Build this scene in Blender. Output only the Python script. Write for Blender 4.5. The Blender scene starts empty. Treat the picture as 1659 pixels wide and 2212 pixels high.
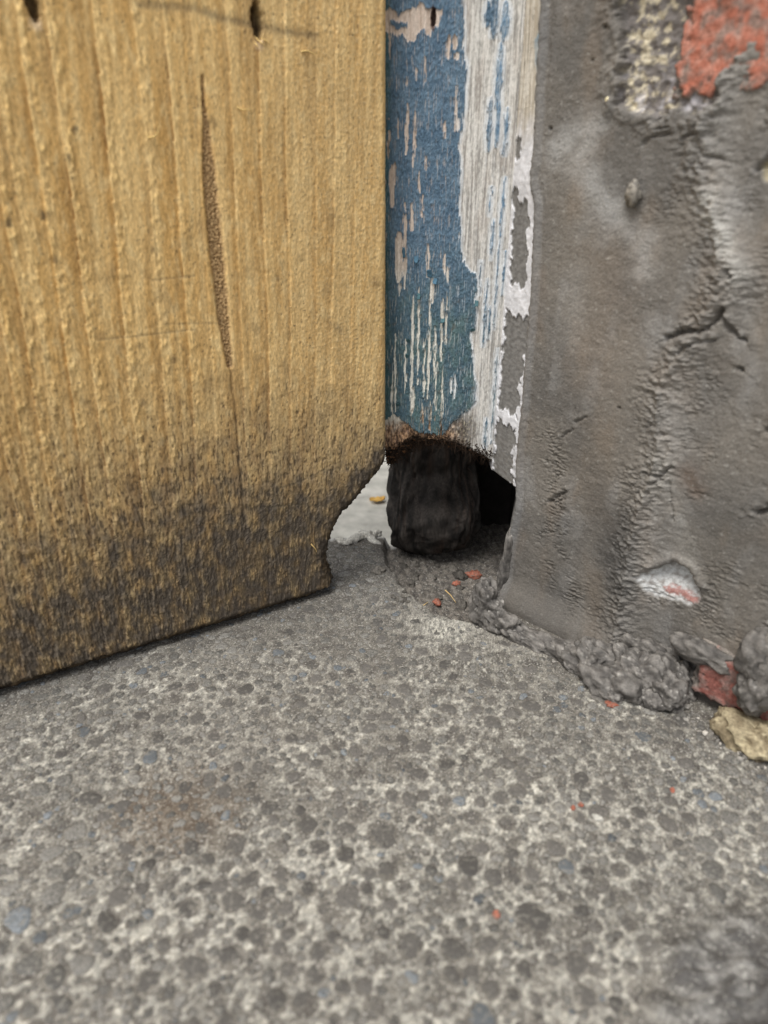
import bpy, math, random
import numpy as np
from mathutils import Vector

random.seed(7)
RNG = np.random.default_rng(11)
S = bpy.context.scene
COL = S.collection
R_ = math.radians

# ------------------------------------------------------------------ camera
CAM = np.array([0.0, 0.0, 0.25])
PITCH = R_(26.7)
FPX = 1534.0                      # focal length for a 1659 px wide picture
cd = bpy.data.cameras.new('camera')
cd.sensor_fit = 'HORIZONTAL'; cd.sensor_width = 36.0
cd.lens = 36.0 * FPX / 1659.0
cd.clip_start = 0.01; cd.clip_end = 500.0
cd.dof.use_dof = True; cd.dof.focus_distance = 0.435; cd.dof.aperture_fstop = 9.0
cam = bpy.data.objects.new('camera', cd); COL.objects.link(cam)
cam.location = CAM; cam.rotation_euler = (R_(90) - PITCH, 0, 0)
S.camera = cam

# ------------------------------------------------------------------ sky, sun, exposure (bright overcast)
SUN_ELEV, SUN_AZ = R_(66), R_(218)      # azimuth clockwise from +Y
W = bpy.data.worlds.new('World'); S.world = W; W.use_nodes = True
wn = W.node_tree.nodes; wl = W.node_tree.links
bg = wn['Background']
sky = wn.new('ShaderNodeTexSky'); sky.sky_type = 'NISHITA'; sky.sun_disc = False
sky.sun_elevation = SUN_ELEV; sky.sun_rotation = SUN_AZ
sky.air_density = 1.0; sky.dust_density = 4.0; sky.ozone_density = 1.0
hs = wn.new('ShaderNodeHueSaturation'); hs.inputs['Saturation'].default_value = 0.22
wl.new(sky.outputs[0], hs.inputs['Color']); wl.new(hs.outputs[0], bg.inputs['Color'])
bg.inputs['Strength'].default_value = 0.085
sd = bpy.data.lights.new('sun', 'SUN'); sd.energy = 1.5; sd.angle = R_(28); sd.color = (1.0, 0.985, 0.955)
sun = bpy.data.objects.new('sun', sd); COL.objects.link(sun)
dirv = Vector((math.sin(SUN_AZ) * math.cos(SUN_ELEV), math.cos(SUN_AZ) * math.cos(SUN_ELEV), math.sin(SUN_ELEV)))
sun.rotation_euler = dirv.to_track_quat('Z', 'Y').to_euler(); sun.location = (0, -1, 3)
S.view_settings.view_transform = 'Standard'; S.view_settings.look = 'None'
S.view_settings.gamma = 1.0; S.view_settings.exposure = 1.02
S.render.engine = 'CYCLES'
S.render.resolution_x = 768; S.render.resolution_y = 1024

# ------------------------------------------------------------------ numeric helpers
_perm = np.random.default_rng(3).permutation(4096)
_ga = np.random.default_rng(4).random(4096) * 2 * np.pi
_gx, _gy = np.cos(_ga), np.sin(_ga)
def perlin(x, y, seed=0):
    x = np.asarray(x, float) + seed * 17.37; y = np.asarray(y, float) + seed * 9.11
    xi = np.floor(x).astype(np.int64); yi = np.floor(y).astype(np.int64)
    xf = x - xi; yf = y - yi
    def g(ix, iy, fx, fy):
        h = _perm[(ix + _perm[iy & 4095]) & 4095]
        return _gx[h] * fx + _gy[h] * fy
    u = xf * xf * xf * (xf * (xf * 6 - 15) + 10); v = yf * yf * yf * (yf * (yf * 6 - 15) + 10)
    a = g(xi, yi, xf, yf); b = g(xi + 1, yi, xf - 1, yf)
    c = g(xi, yi + 1, xf, yf - 1); d = g(xi + 1, yi + 1, xf - 1, yf - 1)
    return 1.5 * ((a + (b - a) * u) * (1 - v) + (c + (d - c) * u) * v)
def fbm(x, y, o=4, seed=0, gain=0.5):
    r = 0; a = 1.0; n = 0
    for i in range(o):
        r = r + a * perlin(x * 2 ** i, y * 2 ** i, seed + i * 5); n += a; a *= gain
    return r / n
def ss(a, b, x):
    t = np.clip((x - a) / (b - a), 0, 1); return t * t * (3 - 2 * t)
def lin(c):
    c = np.array(c, float) / 255.0
    return np.where(c <= 0.04045, c / 12.92, ((c + 0.055) / 1.055) ** 2.4)
def mix(a, b, m):
    m = np.asarray(m)[..., None]; return a * (1 - m) + b * m
def seg_dist(x, y, pts):
    d = np.full(np.shape(x), 1e9)
    for (x0, y0), (x1, y1) in zip(pts[:-1], pts[1:]):
        dx, dy = x1 - x0, y1 - y0; L = dx * dx + dy * dy + 1e-18
        t = np.clip(((x - x0) * dx + (y - y0) * dy) / L, 0, 1)
        d = np.minimum(d, np.hypot(x - x0 - t * dx, y - y0 - t * dy))
    return d
def inside(x, y, pts):
    r = np.zeros(np.shape(x), bool); n = len(pts)
    for i in range(n):
        x0, y0 = pts[i]; x1, y1 = pts[(i + 1) % n]
        c = ((y0 > y) != (y1 > y)) & (x < (x1 - x0) * (y - y0) / ((y1 - y0) + 1e-18) + x0)
        r ^= c
    return r
def sdf(x, y, pts):           # positive inside
    d = seg_dist(x, y, list(pts) + [pts[0]])
    return np.where(inside(x, y, pts), d, -d)
_F = np.array([0, math.cos(PITCH), -math.sin(PITCH)]); _U = np.array([0, math.sin(PITCH), math.cos(PITCH)])
_R = np.array([1.0, 0, 0])
def ray(u, v):
    return _F * FPX + _R * (u - 829.5) + _U * (1106.0 - v)
def hit_z(u, v, z=0.0):
    r = ray(u, v); return CAM + r * ((z - CAM[2]) / r[2])
class Plane:                   # a vertical plane: origin on the ground, direction d, t = height
    def __init__(self, o, p):
        self.o = np.array([o[0], o[1], 0.0]); d = np.array([p[0] - o[0], p[1] - o[1], 0.0])
        self.d = d / np.linalg.norm(d)
        n = np.array([self.d[1], -self.d[0], 0.0])
        if n @ (CAM - self.o) < 0: n = -n
        self.n = n
    def st(self, u, v):
        r = ray(u, v); k = ((self.o - CAM) @ self.n) / (r @ self.n); p = CAM + r * k
        return ((p - self.o) @ self.d, p[2])
    def poly(self, pts): return [self.st(*p) for p in pts]
    def pos(self, s, t, h=0.0):
        s = np.asarray(s); t = np.asarray(t)
        P = self.o + s[..., None] * self.d + np.asarray(h)[..., None] * self.n
        P[..., 2] = t; return P

# ------------------------------------------------------------------ mesh + object helpers
def mesh_np(name, V, quads=None, tris=None, col=None, smooth=True, ngons=None):
    V = np.asarray(V, float).reshape(-1, 3)
    loops, starts, totals = [], [], []; n = 0
    for F, k in ((quads, 4), (tris, 3)):
        if F is None or len(F) == 0: continue
        F = np.asarray(F, np.int64).reshape(-1, k)
        loops.append(F.ravel()); starts.append(n + np.arange(len(F)) * k); totals.append(np.full(len(F), k)); n += F.size
    for g in (ngons or []):
        loops.append(np.asarray(g)); starts.append(np.array([n])); totals.append(np.array([len(g)])); n += len(g)
    loops = np.concatenate(loops); starts = np.concatenate(starts); totals = np.concatenate(totals)
    m = bpy.data.meshes.new(name)
    m.vertices.add(len(V)); m.vertices.foreach_set('co', V.ravel())
    m.loops.add(len(loops)); m.loops.foreach_set('vertex_index', loops.astype(np.int32))
    m.polygons.add(len(starts)); m.polygons.foreach_set('loop_start', starts.astype(np.int32))
    m.polygons.foreach_set('loop_total', totals.astype(np.int32))
    sm = np.full(len(starts), smooth)
    if ngons: sm[-len(ngons):] = False
    m.polygons.foreach_set('use_smooth', sm)
    m.update(calc_edges=True)
    if col is not None:
        a = m.color_attributes.new('tint', 'FLOAT_COLOR', 'POINT')
        c = np.ones((len(V), 4)); c[:, :3] = np.clip(np.asarray(col).reshape(-1, 3), 0.003, 0.95)
        a.data.foreach_set('color', c.ravel())
    return m
def grid_quads(R, C, flip=False):
    i = np.arange(R * C).reshape(R, C)
    q = np.stack([i[:-1, :-1], i[:-1, 1:], i[1:, 1:], i[1:, :-1]], -1).reshape(-1, 4)
    return q[:, ::-1] if flip else q
def grid_block(name, P, col, back, flip=False):
    """height-field front sheet closed by side walls and a flat back"""
    R, C = P.shape[:2]; V = P.reshape(-1, 3); i = np.arange(R * C).reshape(R, C)
    loop = np.concatenate([i[0, :], i[1:, -1], i[-1, -2::-1], i[-2:0:-1, 0]])
    n = len(V); L = len(loop); back = np.asarray(back)
    VB = V[loop] + back
    V2 = np.concatenate([V, VB]); b = n + np.arange(L)
    q2 = np.stack([loop, b, np.roll(b, -1), np.roll(loop, -1)], -1)
    q = grid_quads(R, C, flip)
    if flip: q2 = q2[:, ::-1]
    c2 = None
    if col is not None:
        c = col.reshape(-1, 3); c2 = np.concatenate([c, c[loop] * 0.9])
    ng = b if flip else b[::-1]
    return mesh_np(name, V2, quads=np.concatenate([q, q2]), col=c2, ngons=[ng])
def spaced(lo, fine_lo, fine_hi, hi, step, coarse):
    a = np.arange(fine_lo, fine_hi + step / 2, step)
    parts = []
    if lo < fine_lo: parts.append(np.linspace(lo, fine_lo, max(2, int((fine_lo - lo) / coarse) + 1))[:-1])
    parts.append(a)
    if hi > a[-1]: parts.append(np.linspace(a[-1], hi, max(2, int((hi - a[-1]) / coarse) + 1))[1:])
    return np.concatenate(parts)
def tag(o, label=None, cat=None, group=None, kind=None):
    if label: o['label'] = label
    if cat: o['category'] = cat
    if group: o['group'] = group
    if kind: o['kind'] = kind
    return o
def empty(name, loc):
    o = bpy.data.objects.new(name, None); COL.objects.link(o); o.location = loc; o.empty_display_size = 0.02
    return o
def add(name, mesh, mat, parent=None):
    """mesh is in world coordinates; moved into the parent's frame"""
    if parent is not None:
        l = np.array(parent.location)
        if parent.parent is not None: l = l + np.array(parent.parent.location)
        if np.any(l != 0):
            co = np.empty(len(mesh.vertices) * 3); mesh.vertices.foreach_get('co', co)
            mesh.vertices.foreach_set('co', (co.reshape(-1, 3) - l).ravel()); mesh.update()
    if mat is not None: mesh.materials.append(mat)
    o = bpy.data.objects.new(name, mesh); COL.objects.link(o)
    if parent is not None: o.parent = parent
    return o

# ------------------------------------------------------------------ materials
def material(name, rough=0.9, spec=0.25, tint=True, base=(0.5, 0.5, 0.5), fine=(2500, 0.25), bumps=((1500, 0.3, 0.0004),),
             stretch=(1, 1, 1), rnd=0.0, rough_var=0.0, speck=None):
    m = bpy.data.materials.new(name); m.use_nodes = True
    N = m.node_tree.nodes; L = m.node_tree.links; B = N['Principled BSDF']
    tc = N.new('ShaderNodeTexCoord'); mp = N.new('ShaderNodeMapping'); mp.inputs['Scale'].default_value = stretch
    L.new(tc.outputs['Object'], mp.inputs['Vector'])
    if tint:
        at = N.new('ShaderNodeAttribute'); at.attribute_name = 'tint'; src = at.outputs['Color']
    else:
        rgb = N.new('ShaderNodeRGB'); rgb.outputs[0].default_value = (*base, 1); src = rgb.outputs[0]
    if rnd > 0:
        oi = N.new('ShaderNodeObjectInfo'); hv = N.new('ShaderNodeHueSaturation')
        mr = N.new('ShaderNodeMapRange'); mr.inputs['To Min'].default_value = 1 - rnd; mr.inputs['To Max'].default_value = 1 + rnd
        L.new(oi.outputs['Random'], mr.inputs['Value']); L.new(mr.outputs[0], hv.inputs['Value'])
        L.new(src, hv.inputs['Color']); src = hv.outputs[0]
    nz = N.new('ShaderNodeTexNoise'); nz.inputs['Scale'].default_value = fine[0]; nz.inputs['Detail'].default_value = 3
    L.new(mp.outputs[0], nz.inputs['Vector'])
    mr = N.new('ShaderNodeMapRange'); mr.inputs['From Min'].default_value = 0.3; mr.inputs['From Max'].default_value = 0.7
    mr.inputs['To Min'].default_value = 1 - fine[1]; mr.inputs['To Max'].default_value = 1 + fine[1]
    L.new(nz.outputs['Fac'], mr.inputs['Value'])
    vm = N.new('ShaderNodeVectorMath'); vm.operation = 'SCALE'
    L.new(src, vm.inputs[0]); L.new(mr.outputs[0], vm.inputs['Scale'])
    out = vm.outputs[0]
    for (sc, lo, hi, amt, colr) in (speck or ()):
        tn = N.new('ShaderNodeTexNoise'); tn.inputs['Scale'].default_value = sc; tn.inputs['Detail'].default_value = 4
        tc2 = N.new('ShaderNodeNewGeometry'); L.new(tc2.outputs['Position'], tn.inputs['Vector'])
        m2 = N.new('ShaderNodeMapRange'); m2.inputs['From Min'].default_value = lo; m2.inputs['From Max'].default_value = hi; m2.inputs['To Max'].default_value = amt
        L.new(tn.outputs['Fac'], m2.inputs['Value'])
        mx = N.new('ShaderNodeMix'); mx.data_type = 'RGBA'; L.new(m2.outputs[0], mx.inputs['Factor']); L.new(out, mx.inputs['A']); mx.inputs['B'].default_value = (*lin(colr), 1)
        out = mx.outputs['Result']
    L.new(out, B.inputs['Base Color'])
    B.inputs['Roughness'].default_value = rough; B.inputs['Specular IOR Level'].default_value = spec
    if rough_var:
        r2 = N.new('ShaderNodeMapRange'); r2.inputs['To Min'].default_value = rough - rough_var; r2.inputs['To Max'].default_value = rough + rough_var
        L.new(nz.outputs['Fac'], r2.inputs['Value']); L.new(r2.outputs[0], B.inputs['Roughness'])
    prev = None
    for sc, st, dist in bumps:
        b = N.new('ShaderNodeBump'); b.inputs['Strength'].default_value = st; b.inputs['Distance'].default_value = dist
        t = N.new('ShaderNodeTexNoise'); t.inputs['Scale'].default_value = sc; t.inputs['Detail'].default_value = 2
        L.new(mp.outputs[0], t.inputs['Vector']); L.new(t.outputs['Fac'], b.inputs['Height'])
        if prev: L.new(prev.outputs[0], b.inputs['Normal'])
        prev = b
    if prev: L.new(prev.outputs[0], B.inputs['Normal'])
    return m
M_WOOD = material('weathered_pine', 0.85, 0.2, fine=(1500, 0.16), bumps=((1300, 0.5, 0.0003),), stretch=(1, 1, 0.35))
M_PAINT = material('painted_timber', 0.75, 0.25, fine=(1500, 0.12), bumps=((1400, 0.5, 0.0003),), stretch=(1, 1, 0.4))
M_PUTTY = material('chalky_putty', 0.9, 0.2, fine=(1600, 0.07), bumps=((1500, 0.5, 0.0003),))
M_PLASTER = material('cement_plaster', 0.8, 0.3, fine=(1300, 0.16), bumps=((1100, 0.6, 0.0004),), rough_var=0.12)
M_SLAB = material('aggregate_concrete', 0.85, 0.3, fine=(1400, 0.35), bumps=((1200, 0.8, 0.0005),), speck=((900, .58, .68, .55, (196, 193, 184)), (1100, .6, .7, .6, (60, 58, 56))))
M_PEBBLE = material('dark_flint_pebble', 0.62, 0.35, tint=False, base=lin((91, 88, 84)), fine=(1300, 0.55), bumps=((900, 0.6, 0.0004),), rnd=0.28, speck=((620, .54, .66, .8, (128, 125, 117)), (900, .58, .68, .7, (66, 64, 62))))
M_PEBBLE_BLUE = material('blue_grey_pebble', 0.55, 0.4, tint=False, base=lin((90, 94, 97)), fine=(1300, 0.5), bumps=((900, 0.5, 0.0003),), rnd=0.2, speck=((620, .54, .66, .8, (128, 125, 117)), (900, .58, .68, .7, (66, 64, 62))))
M_PEBBLES = material('small_pebble_mix', 0.75, 0.3, fine=(1300, 0.5), bumps=((900, 0.5, 0.0003),), speck=((620, .54, .66, .8, (128, 125, 117)), (900, .58, .68, .7, (66, 64, 62))))
M_ROT = material('rotten_timber', 0.85, 0.2, fine=(700, 0.4), bumps=((600, 0.6, 0.0006),), stretch=(1, 1, 0.25))
M_BRICK = material('red_brick', 0.95, 0.15, fine=(800, 0.3), bumps=((900, 0.7, 0.0005),))
M_LUMP = material('rough_mortar', 0.72, 0.35, fine=(900, 0.22), bumps=((1000, 0.7, 0.0005),), rough_var=0.15)
M_PAVE = material('pale_pavement', 0.9, 0.2, tint=False, base=lin((178, 176, 168)), fine=(60, 0.25), bumps=((800, 0.5, 0.0006),))
M_CHIP = material('brick_chip', 0.9, 0.15, tint=False, base=lin((150, 92, 75)), fine=(900, 0.45), rnd=0.2, speck=((900, .5, .62, .7, (120, 108, 98)),))
M_WHITECHIP = material('white_chip', 0.9, 0.2, tint=False, base=lin((186, 183, 174)), fine=(700, 0.4), rnd=0.1)
M_GREYCHIP = material('grey_grit', 0.9, 0.2, tint=False, base=lin((92, 88, 82)), fine=(900, 0.5), rnd=0.35)
M_LEAF = material('dry_leaf', 0.8, 0.2, tint=False, base=lin((205, 165, 90)), fine=(300, 0.2))
M_FIBRE = material('wood_fibre', 0.9, 0.1, tint=False, base=lin((54, 43, 35)), fine=(300, 0.4), rnd=0.1)
M_SPLINTER = material('pale_splinter', 0.85, 0.2, tint=False, base=lin((212, 182, 120)), fine=(400, 0.2), rnd=0.1)
M_STONE = material('cream_stone', 0.9, 0.2, fine=(700, 0.3), bumps=((700, 0.7, 0.0006),))
M_DARKWALL = material('shade_toned_masonry', 0.95, 0.1, tint=False, base=lin((46, 43, 41)), fine=(90, 0.3), bumps=((300, 0.8, 0.002),))  # masonry tone darkened to paint in the shade of the cavity

# ------------------------------------------------------------------ key planes
GAP = 0.006
_a, _b = hit_z(0, 1490, GAP), hit_z(727, 1268, GAP)
BOARD = Plane(_b, 2 * _b - _a)                     # s grows to the right / away
BT = 0.018
POST = Plane((-0.0075, 0.4185), (0.080, 0.398))
_w0, _w1 = hit_z(1112, 1308), hit_z(1659, 1590)
WALL = Plane(_w0, _w1)
print('board d', BOARD.d, BOARD.o, 'wall d', WALL.d, WALL.o, 'post', POST.d)

# ================================================================== SLAB
def slab_fields(X, Y):
    """height (m) of the slab surface and masks at ground points"""
    x, y = X * 1000, Y * 1000
    h = 0.0006 * fbm(x / 45, y / 45, 3, 1) + 0.0011 * fbm(x / 130, y / 130, 2, 2)
    pit = [tuple(hit_z(*p)[:2]) for p in ((826, 1180), (832, 1216), (850, 1236), (858, 1258), (877, 1277), (905, 1300),
                                          (935, 1322), (975, 1338), (1020, 1345), (1080, 1340), (1160, 1250), (1200, 1120), (1000, 1090), (836, 1120))]
    wob = 0.0022 * fbm(x / 7, y / 7, 3, 8)
    pm = sdf(X, Y, pit) + wob
    m = ss(-0.0005, 0.004, pm)
    rub = fbm(x / 5, y / 5, 4, 12)
    deep = ss(0.0, 0.05, pm)
    h = h - m * (0.008 + 0.008 * deep) + m * 0.003 * rub * (1 - 0.5 * deep)
    # rough heap of spilt mortar at the near right corner
    hp = np.array([hit_z(1730, 2260)[:2]])[0]
    q = ss(0.066, 0.0, np.hypot(X - hp[0], Y - hp[1]) + 0.010 * fbm(x / 14, y / 14, 3, 14))
    h = h + q * (0.010 + 0.010 * fbm(x / 16, y / 11, 3, 15))
    # chipped far edge
    return h, m, q, pm
def far_edge(X): return 0.4565 + 0.0035 * fbm(X * 1000 / 9, X * 0, 3, 20) + 0.03 * (X + 0.02) + 0.085 * ss(0.008, 0.022, X)

cand = []
fixed = [((828, 1800), 7.2), ((1150, 1985), 7.0), ((505, 1825), 5.5), ((750, 1935), 5), ((500, 2065), 5), ((567, 2020), 4.6), ((692, 2055), 4.2), ((770, 1622), 4.2),
         ((675, 1590), 4), ((610, 1445), 3.2), ((830, 1570), 3.2), ((770, 1510), 3.0), ((195, 1725), 5), ((165, 1795), 5), ((885, 2040), 5), ((660, 2170), 4.5), ((600, 2160), 4.5),
         ((965, 1650), 4.2), ((885, 1725), 4), ((945, 1770), 3.6), ((1110, 1890), 4), ((410, 1955), 4.4), ((40, 1985), 6), ((65, 2080), 6), ((230, 1990), 5), ((175, 1550), 3.6), ((1340, 1880), 3.4),
         ((1460, 1820), 3.0), ((600, 1835), 5), ((690, 1830), 4), ((1265, 2150), 4.2), ((1040, 2200), 5), ((420, 2090), 5), ((120, 2110), 5)]
for (u, v), r in fixed:
    p = hit_z(u, v); cand.append((p[0], p[1], r / 1000))
n_try = 30000
tx = RNG.uniform(-0.26, 0.26, n_try); ty = RNG.uniform(0.10, 0.45, n_try)
tr = np.clip(RNG.lognormal(math.log(1.3), 0.52, n_try), 0.6, 4.6) / 1000
order = np.argsort(-tr)
cell = {}
def near(px, py, pr):
    cx, cy = int(px / 0.015), int(py / 0.015)
    for i in (-1, 0, 1):
        for j in (-1, 0, 1):
            for (ax, ay, ar) in cell.get((cx + i, cy + j), ()):
                if (ax - px) ** 2 + (ay - py) ** 2 < ((ar + pr) * 0.90) ** 2: return True
    return False
pebs = []
def put(px, py, pr): cell.setdefault((int(px / 0.015), int(py / 0.015)), []).append((px, py, pr)); pebs.append((px, py, pr))
for c in cand: put(*c)
for i in order:
    if not near(tx[i], ty[i], tr[i]): put(tx[i], ty[i], tr[i])
pebs = np.array(pebs)
xs = spaced(-0.75, -0.235, 0.235, 0.75, 0.0006, 0.03)
q = np.linspace(0, 1, 400); ynear = 0.115
ys = ynear + (0.455 - ynear) * (0.72 * q + 0.28 * q * q)
ys = np.concatenate([np.linspace(-0.7, ynear, 16)[:-1], ys])
X, Yr = np.meshgrid(xs, ys)
fe = far_edge(X)
Y = np.where(Yr > 0.3, 0.3 + (Yr - 0.3) * (fe - 0.3) / (0.455 - 0.3), Yr)
x, y = X * 1000, Y * 1000
H, PIT, HEAP, PM = slab_fields(X, Y)
PD = np.full(X.shape, 0.02)                       # distance to the nearest pebble rim (negative on a pebble)
for (px, py, pr) in pebs:
    i0, i1 = np.searchsorted(xs, (px - pr - .004, px + pr + .004)); j0, j1 = np.searchsorted(ys, (py - pr - .006, py + pr + .006))
    if i1 > i0 and j1 > j0:
        w = PD[j0:j1, i0:i1]; np.minimum(w, np.hypot(X[j0:j1, i0:i1] - px, Y[j0:j1, i0:i1] - py) - pr * .92, out=w)
PD = PD + .0006 * fbm(x / 2.4, y / 2.4, 3, 29)
g1 = fbm(x / 2.2, y / 2.2, 3, 31); g2 = perlin(x / 1.1, y / 1.1, 36)
worn = ss(-0.35, 0.45, fbm(x / 60, y / 60, 3, 40) + (0.30 - Y) * 4.2)          # 1 = clean pale cement between the pebbles
H = H + 0.00034 * g1 * (0.5 + worn) + 0.00022 * g2 + .00022 * ss(0, .0012, PD) * (1 - PIT) + .00007 * RNG.normal(size=X.shape)
H = H + 0.0006 * ss(0.006, 0.0, fe - Y) * fbm(x / 3, y / 3, 2, 33)
pale = mix(lin((128, 126, 119)), lin((180, 176, 164)), ss(-0.25, 0.4, fbm(x / 3, y / 3, 4, 44, .65)))
dirt = mix(lin((84, 80, 75)), lin((116, 112, 104)), ss(-0.4, 0.4, fbm(x / 7, y / 7, 4, 46)))
web = ss(.0001, .0010, PD + .0007 * fbm(x / 26, y / 26, 3, 47)) * np.clip(.15 + worn * (0.75 + 0.9 * fbm(x / 11, y / 11, 3, 48)), 0, 1)
C = mix(dirt, pale, web)
C = mix(C, lin((196, 193, 183)), 0.7 * ss(0.22, 0.5, fbm(x / 1.9, y / 1.9, 3, 50)) * (.12 + .88 * web))
C = mix(C, lin((62, 60, 58)), 0.6 * ss(0.2, 0.5, fbm(x / 2.2, y / 2.2, 3, 52)))
C = C * (1 + .20 * RNG.normal(size=X.shape))[..., None]
C = C * (1 + .34 * np.clip(fbm(x / 75, y / 60, 4, 61), -1, .6))[..., None]
stain_c = hit_z(385, 1745)
rr = np.hypot((X - stain_c[0]) / 0.028, (Y - stain_c[1]) / 0.022)
C = mix(C, lin((84, 70, 56)), 0.72 * ss(1.5, 0.2, rr + 0.6 * fbm(x / 10, y / 10, 3, 54)))
for (u, v, rx, ry, k) in ((1060, 1520, .05, .02, .25), (780, 1400, .06, .03, .3), (1280, 1640, .03, .03, .2), (470, 1690, .03, .012, .3), (700, 2110, .05, .015, .2)):
    c = hit_z(u, v); rr = np.hypot((X - c[0]) / rx, (Y - c[1]) / ry)
    C = mix(C, lin((86, 82, 77)), k * ss(1.4, 0.2, rr + 0.5 * fbm(x / 12, y / 12, 3, 56)))
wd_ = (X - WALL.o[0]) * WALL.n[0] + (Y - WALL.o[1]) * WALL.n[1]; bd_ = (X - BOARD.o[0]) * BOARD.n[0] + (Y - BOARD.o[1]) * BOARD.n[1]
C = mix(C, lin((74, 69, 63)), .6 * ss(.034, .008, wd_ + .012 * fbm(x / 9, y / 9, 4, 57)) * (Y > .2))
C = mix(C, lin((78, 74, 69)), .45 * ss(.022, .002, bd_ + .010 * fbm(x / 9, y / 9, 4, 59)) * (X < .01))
C = mix(C, mix(lin((74, 70, 66)), lin((112, 106, 98)), ss(-0.3, 0.3, fbm(x / 4, y / 4, 3, 58))), PIT)
C = mix(C, mix(lin((80, 78, 76)), lin((126, 124, 120)), ss(-0.1, 0.4, fbm(x / 9, y / 6, 4, 60))), ss(0, .6, HEAP))
C = mix(C, lin((205, 203, 198)), 0.8 * ss(0.005, 0.001, fe - Y + 0.003 * fbm(x / 4, y / 4, 2, 62)))
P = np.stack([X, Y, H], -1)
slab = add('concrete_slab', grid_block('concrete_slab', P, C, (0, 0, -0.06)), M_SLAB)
tag(slab, 'worn grey concrete threshold slab with dark pebbles showing', kind='structure')
slab['category'] = 'slab'

# pebbles: the larger ones single, the small ones joined
def pebble_mesh(name, seed):
    r = np.random.default_rng(seed); n = 14
    a = np.linspace(0, 2 * np.pi, n, endpoint=False) + r.uniform(-.12, .12, n)
    ph0, ph1, ph2 = r.uniform(0, 6.28, 3)
    rad = 1 + .10 * np.cos(2 * a + ph0) + .10 * np.cos(3 * a + ph1) + .05 * np.cos(5 * a + ph2)
    V = [(0, 0, 0.30)]
    for k, z in ((0.55, 0.27), (0.88, 0.14), (1.0, -0.35)):
        for i in range(n): V.append((math.cos(a[i]) * rad[i] * k, math.sin(a[i]) * rad[i] * k, z + (r.uniform(-.05, .05) if k < .9 else 0)))
    T = [(0, 1 + i, 1 + (i + 1) % n) for i in range(n)]; Q = []
    for k in range(2):
        b0, b1 = 1 + k * n, 1 + (k + 1) * n
        Q += [(b0 + i, b1 + i, b1 + (i + 1) % n, b0 + (i + 1) % n) for i in range(n)]
    return np.array(V), np.array(Q), np.array(T)
pv = [pebble_mesh('pebble', i) for i in range(8)]
peb_meshes = []
for i, (V, Q, T) in enumerate(pv):
    m = mesh_np('pebble', V, quads=Q, tris=T); m.materials.append(M_PEBBLE if i < 6 else M_PEBBLE_BLUE); peb_meshes.append(m)
ph, ppit, pheap, ppm = slab_fields(pebs[:, 0], pebs[:, 1])
wl_n = ((pebs[:, 0] - WALL.o[0]) * WALL.n[0] + (pebs[:, 1] - WALL.o[1]) * WALL.n[1])
brd_n = ((pebs[:, 0] - BOARD.o[0]) * BOARD.n[0] + (pebs[:, 1] - BOARD.o[1]) * BOARD.n[1])
cover = fbm(pebs[:, 0] * 1000 / 28, pebs[:, 1] * 1000 / 28, 3, 77)
keep = (ppm < -0.003) & (pheap < 0.15) & (wl_n > 0.012)
pebs, ph, brd_n, cover = pebs[keep], ph[keep], brd_n[keep], cover[keep]
vis_u = pebs[:, 0] / np.maximum(pebs[:, 1], .01)
score = pebs[:, 2] / np.hypot(pebs[:, 1], 0.25) * ((np.abs(vis_u) < 0.62) & (brd_n > 0))
rank = np.argsort(-score)
SV, SQ, ST, SC, off = [], [], [], [], 0
for k, i in enumerate(rank):
    px, py, pr = pebs[i]; vi = int(RNG.integers(0, 8)) if RNG.random() < .07 else int(RNG.integers(0, 6))
    ang = RNG.uniform(0, 6.28); ax, ay = pr * RNG.uniform(.9, 1.15), pr * RNG.uniform(.68, 1.0)
    zz = RNG.uniform(0.0008, 0.0019) * min(1.0, pr / 0.003 + .3)
    if k < 300:
        o = bpy.data.objects.new('pebble', peb_meshes[vi]); COL.objects.link(o); o.parent = slab
        o.location = (px, py, ph[i] - 0.00014 + .00014 * RNG.normal() + .0004 * min(0.0, cover[i])); o.rotation_euler = (RNG.normal(0, .05), RNG.normal(0, .05), ang); o.scale = (ax, ay, zz)
    else:
        V, Q, T = pv[vi]; c, s = math.cos(ang), math.sin(ang)
        lx, ly = V[:, 0] * ax, V[:, 1] * ay
        SV.append(np.stack([px + lx * c - ly * s, py + lx * s + ly * c, ph[i] - 0.00006 + .00016 * RNG.normal() + .0009 * min(0.0, cover[i] + .05) + V[:, 2] * zz], -1))
        SQ.append(Q + off); ST.append(T + off); off += len(V)
        g = RNG.uniform(78, 120); base = np.array([g * 1.02, g, g * .955]) if RNG.random() < .9 else np.array([g * .95, g * .99, g * 1.02])
        SC.append(np.tile(lin(base), (len(V), 1)))
sp = add('small_pebbles', mesh_np('small_pebbles', np.concatenate(SV), quads=np.concatenate(SQ), tris=np.concatenate(ST), col=np.concatenate(SC)), M_PEBBLES, slab)
sp['kind'] = 'stuff'

# pavement beyond the gate, reaching the horizon
n = 60
gx = np.concatenate([[-150, -40, -10, -3], np.linspace(-1, 1, n), [3, 10, 40, 150]])
gX, gY = np.meshgrid(gx, gx)
gh = -0.034 + 0.0012 * fbm(gX * 9, gY * 9, 3, 70) * (np.abs(gX) < 2) * (np.abs(gY) < 2)
pave = add('pavement', mesh_np('pavement', np.stack([gX, gY, gh], -1), quads=grid_quads(*gX.shape)), M_PAVE)
tag(pave, 'pale paved ground beyond the gate', kind='structure'); pave['category'] = 'pavement'

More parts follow.
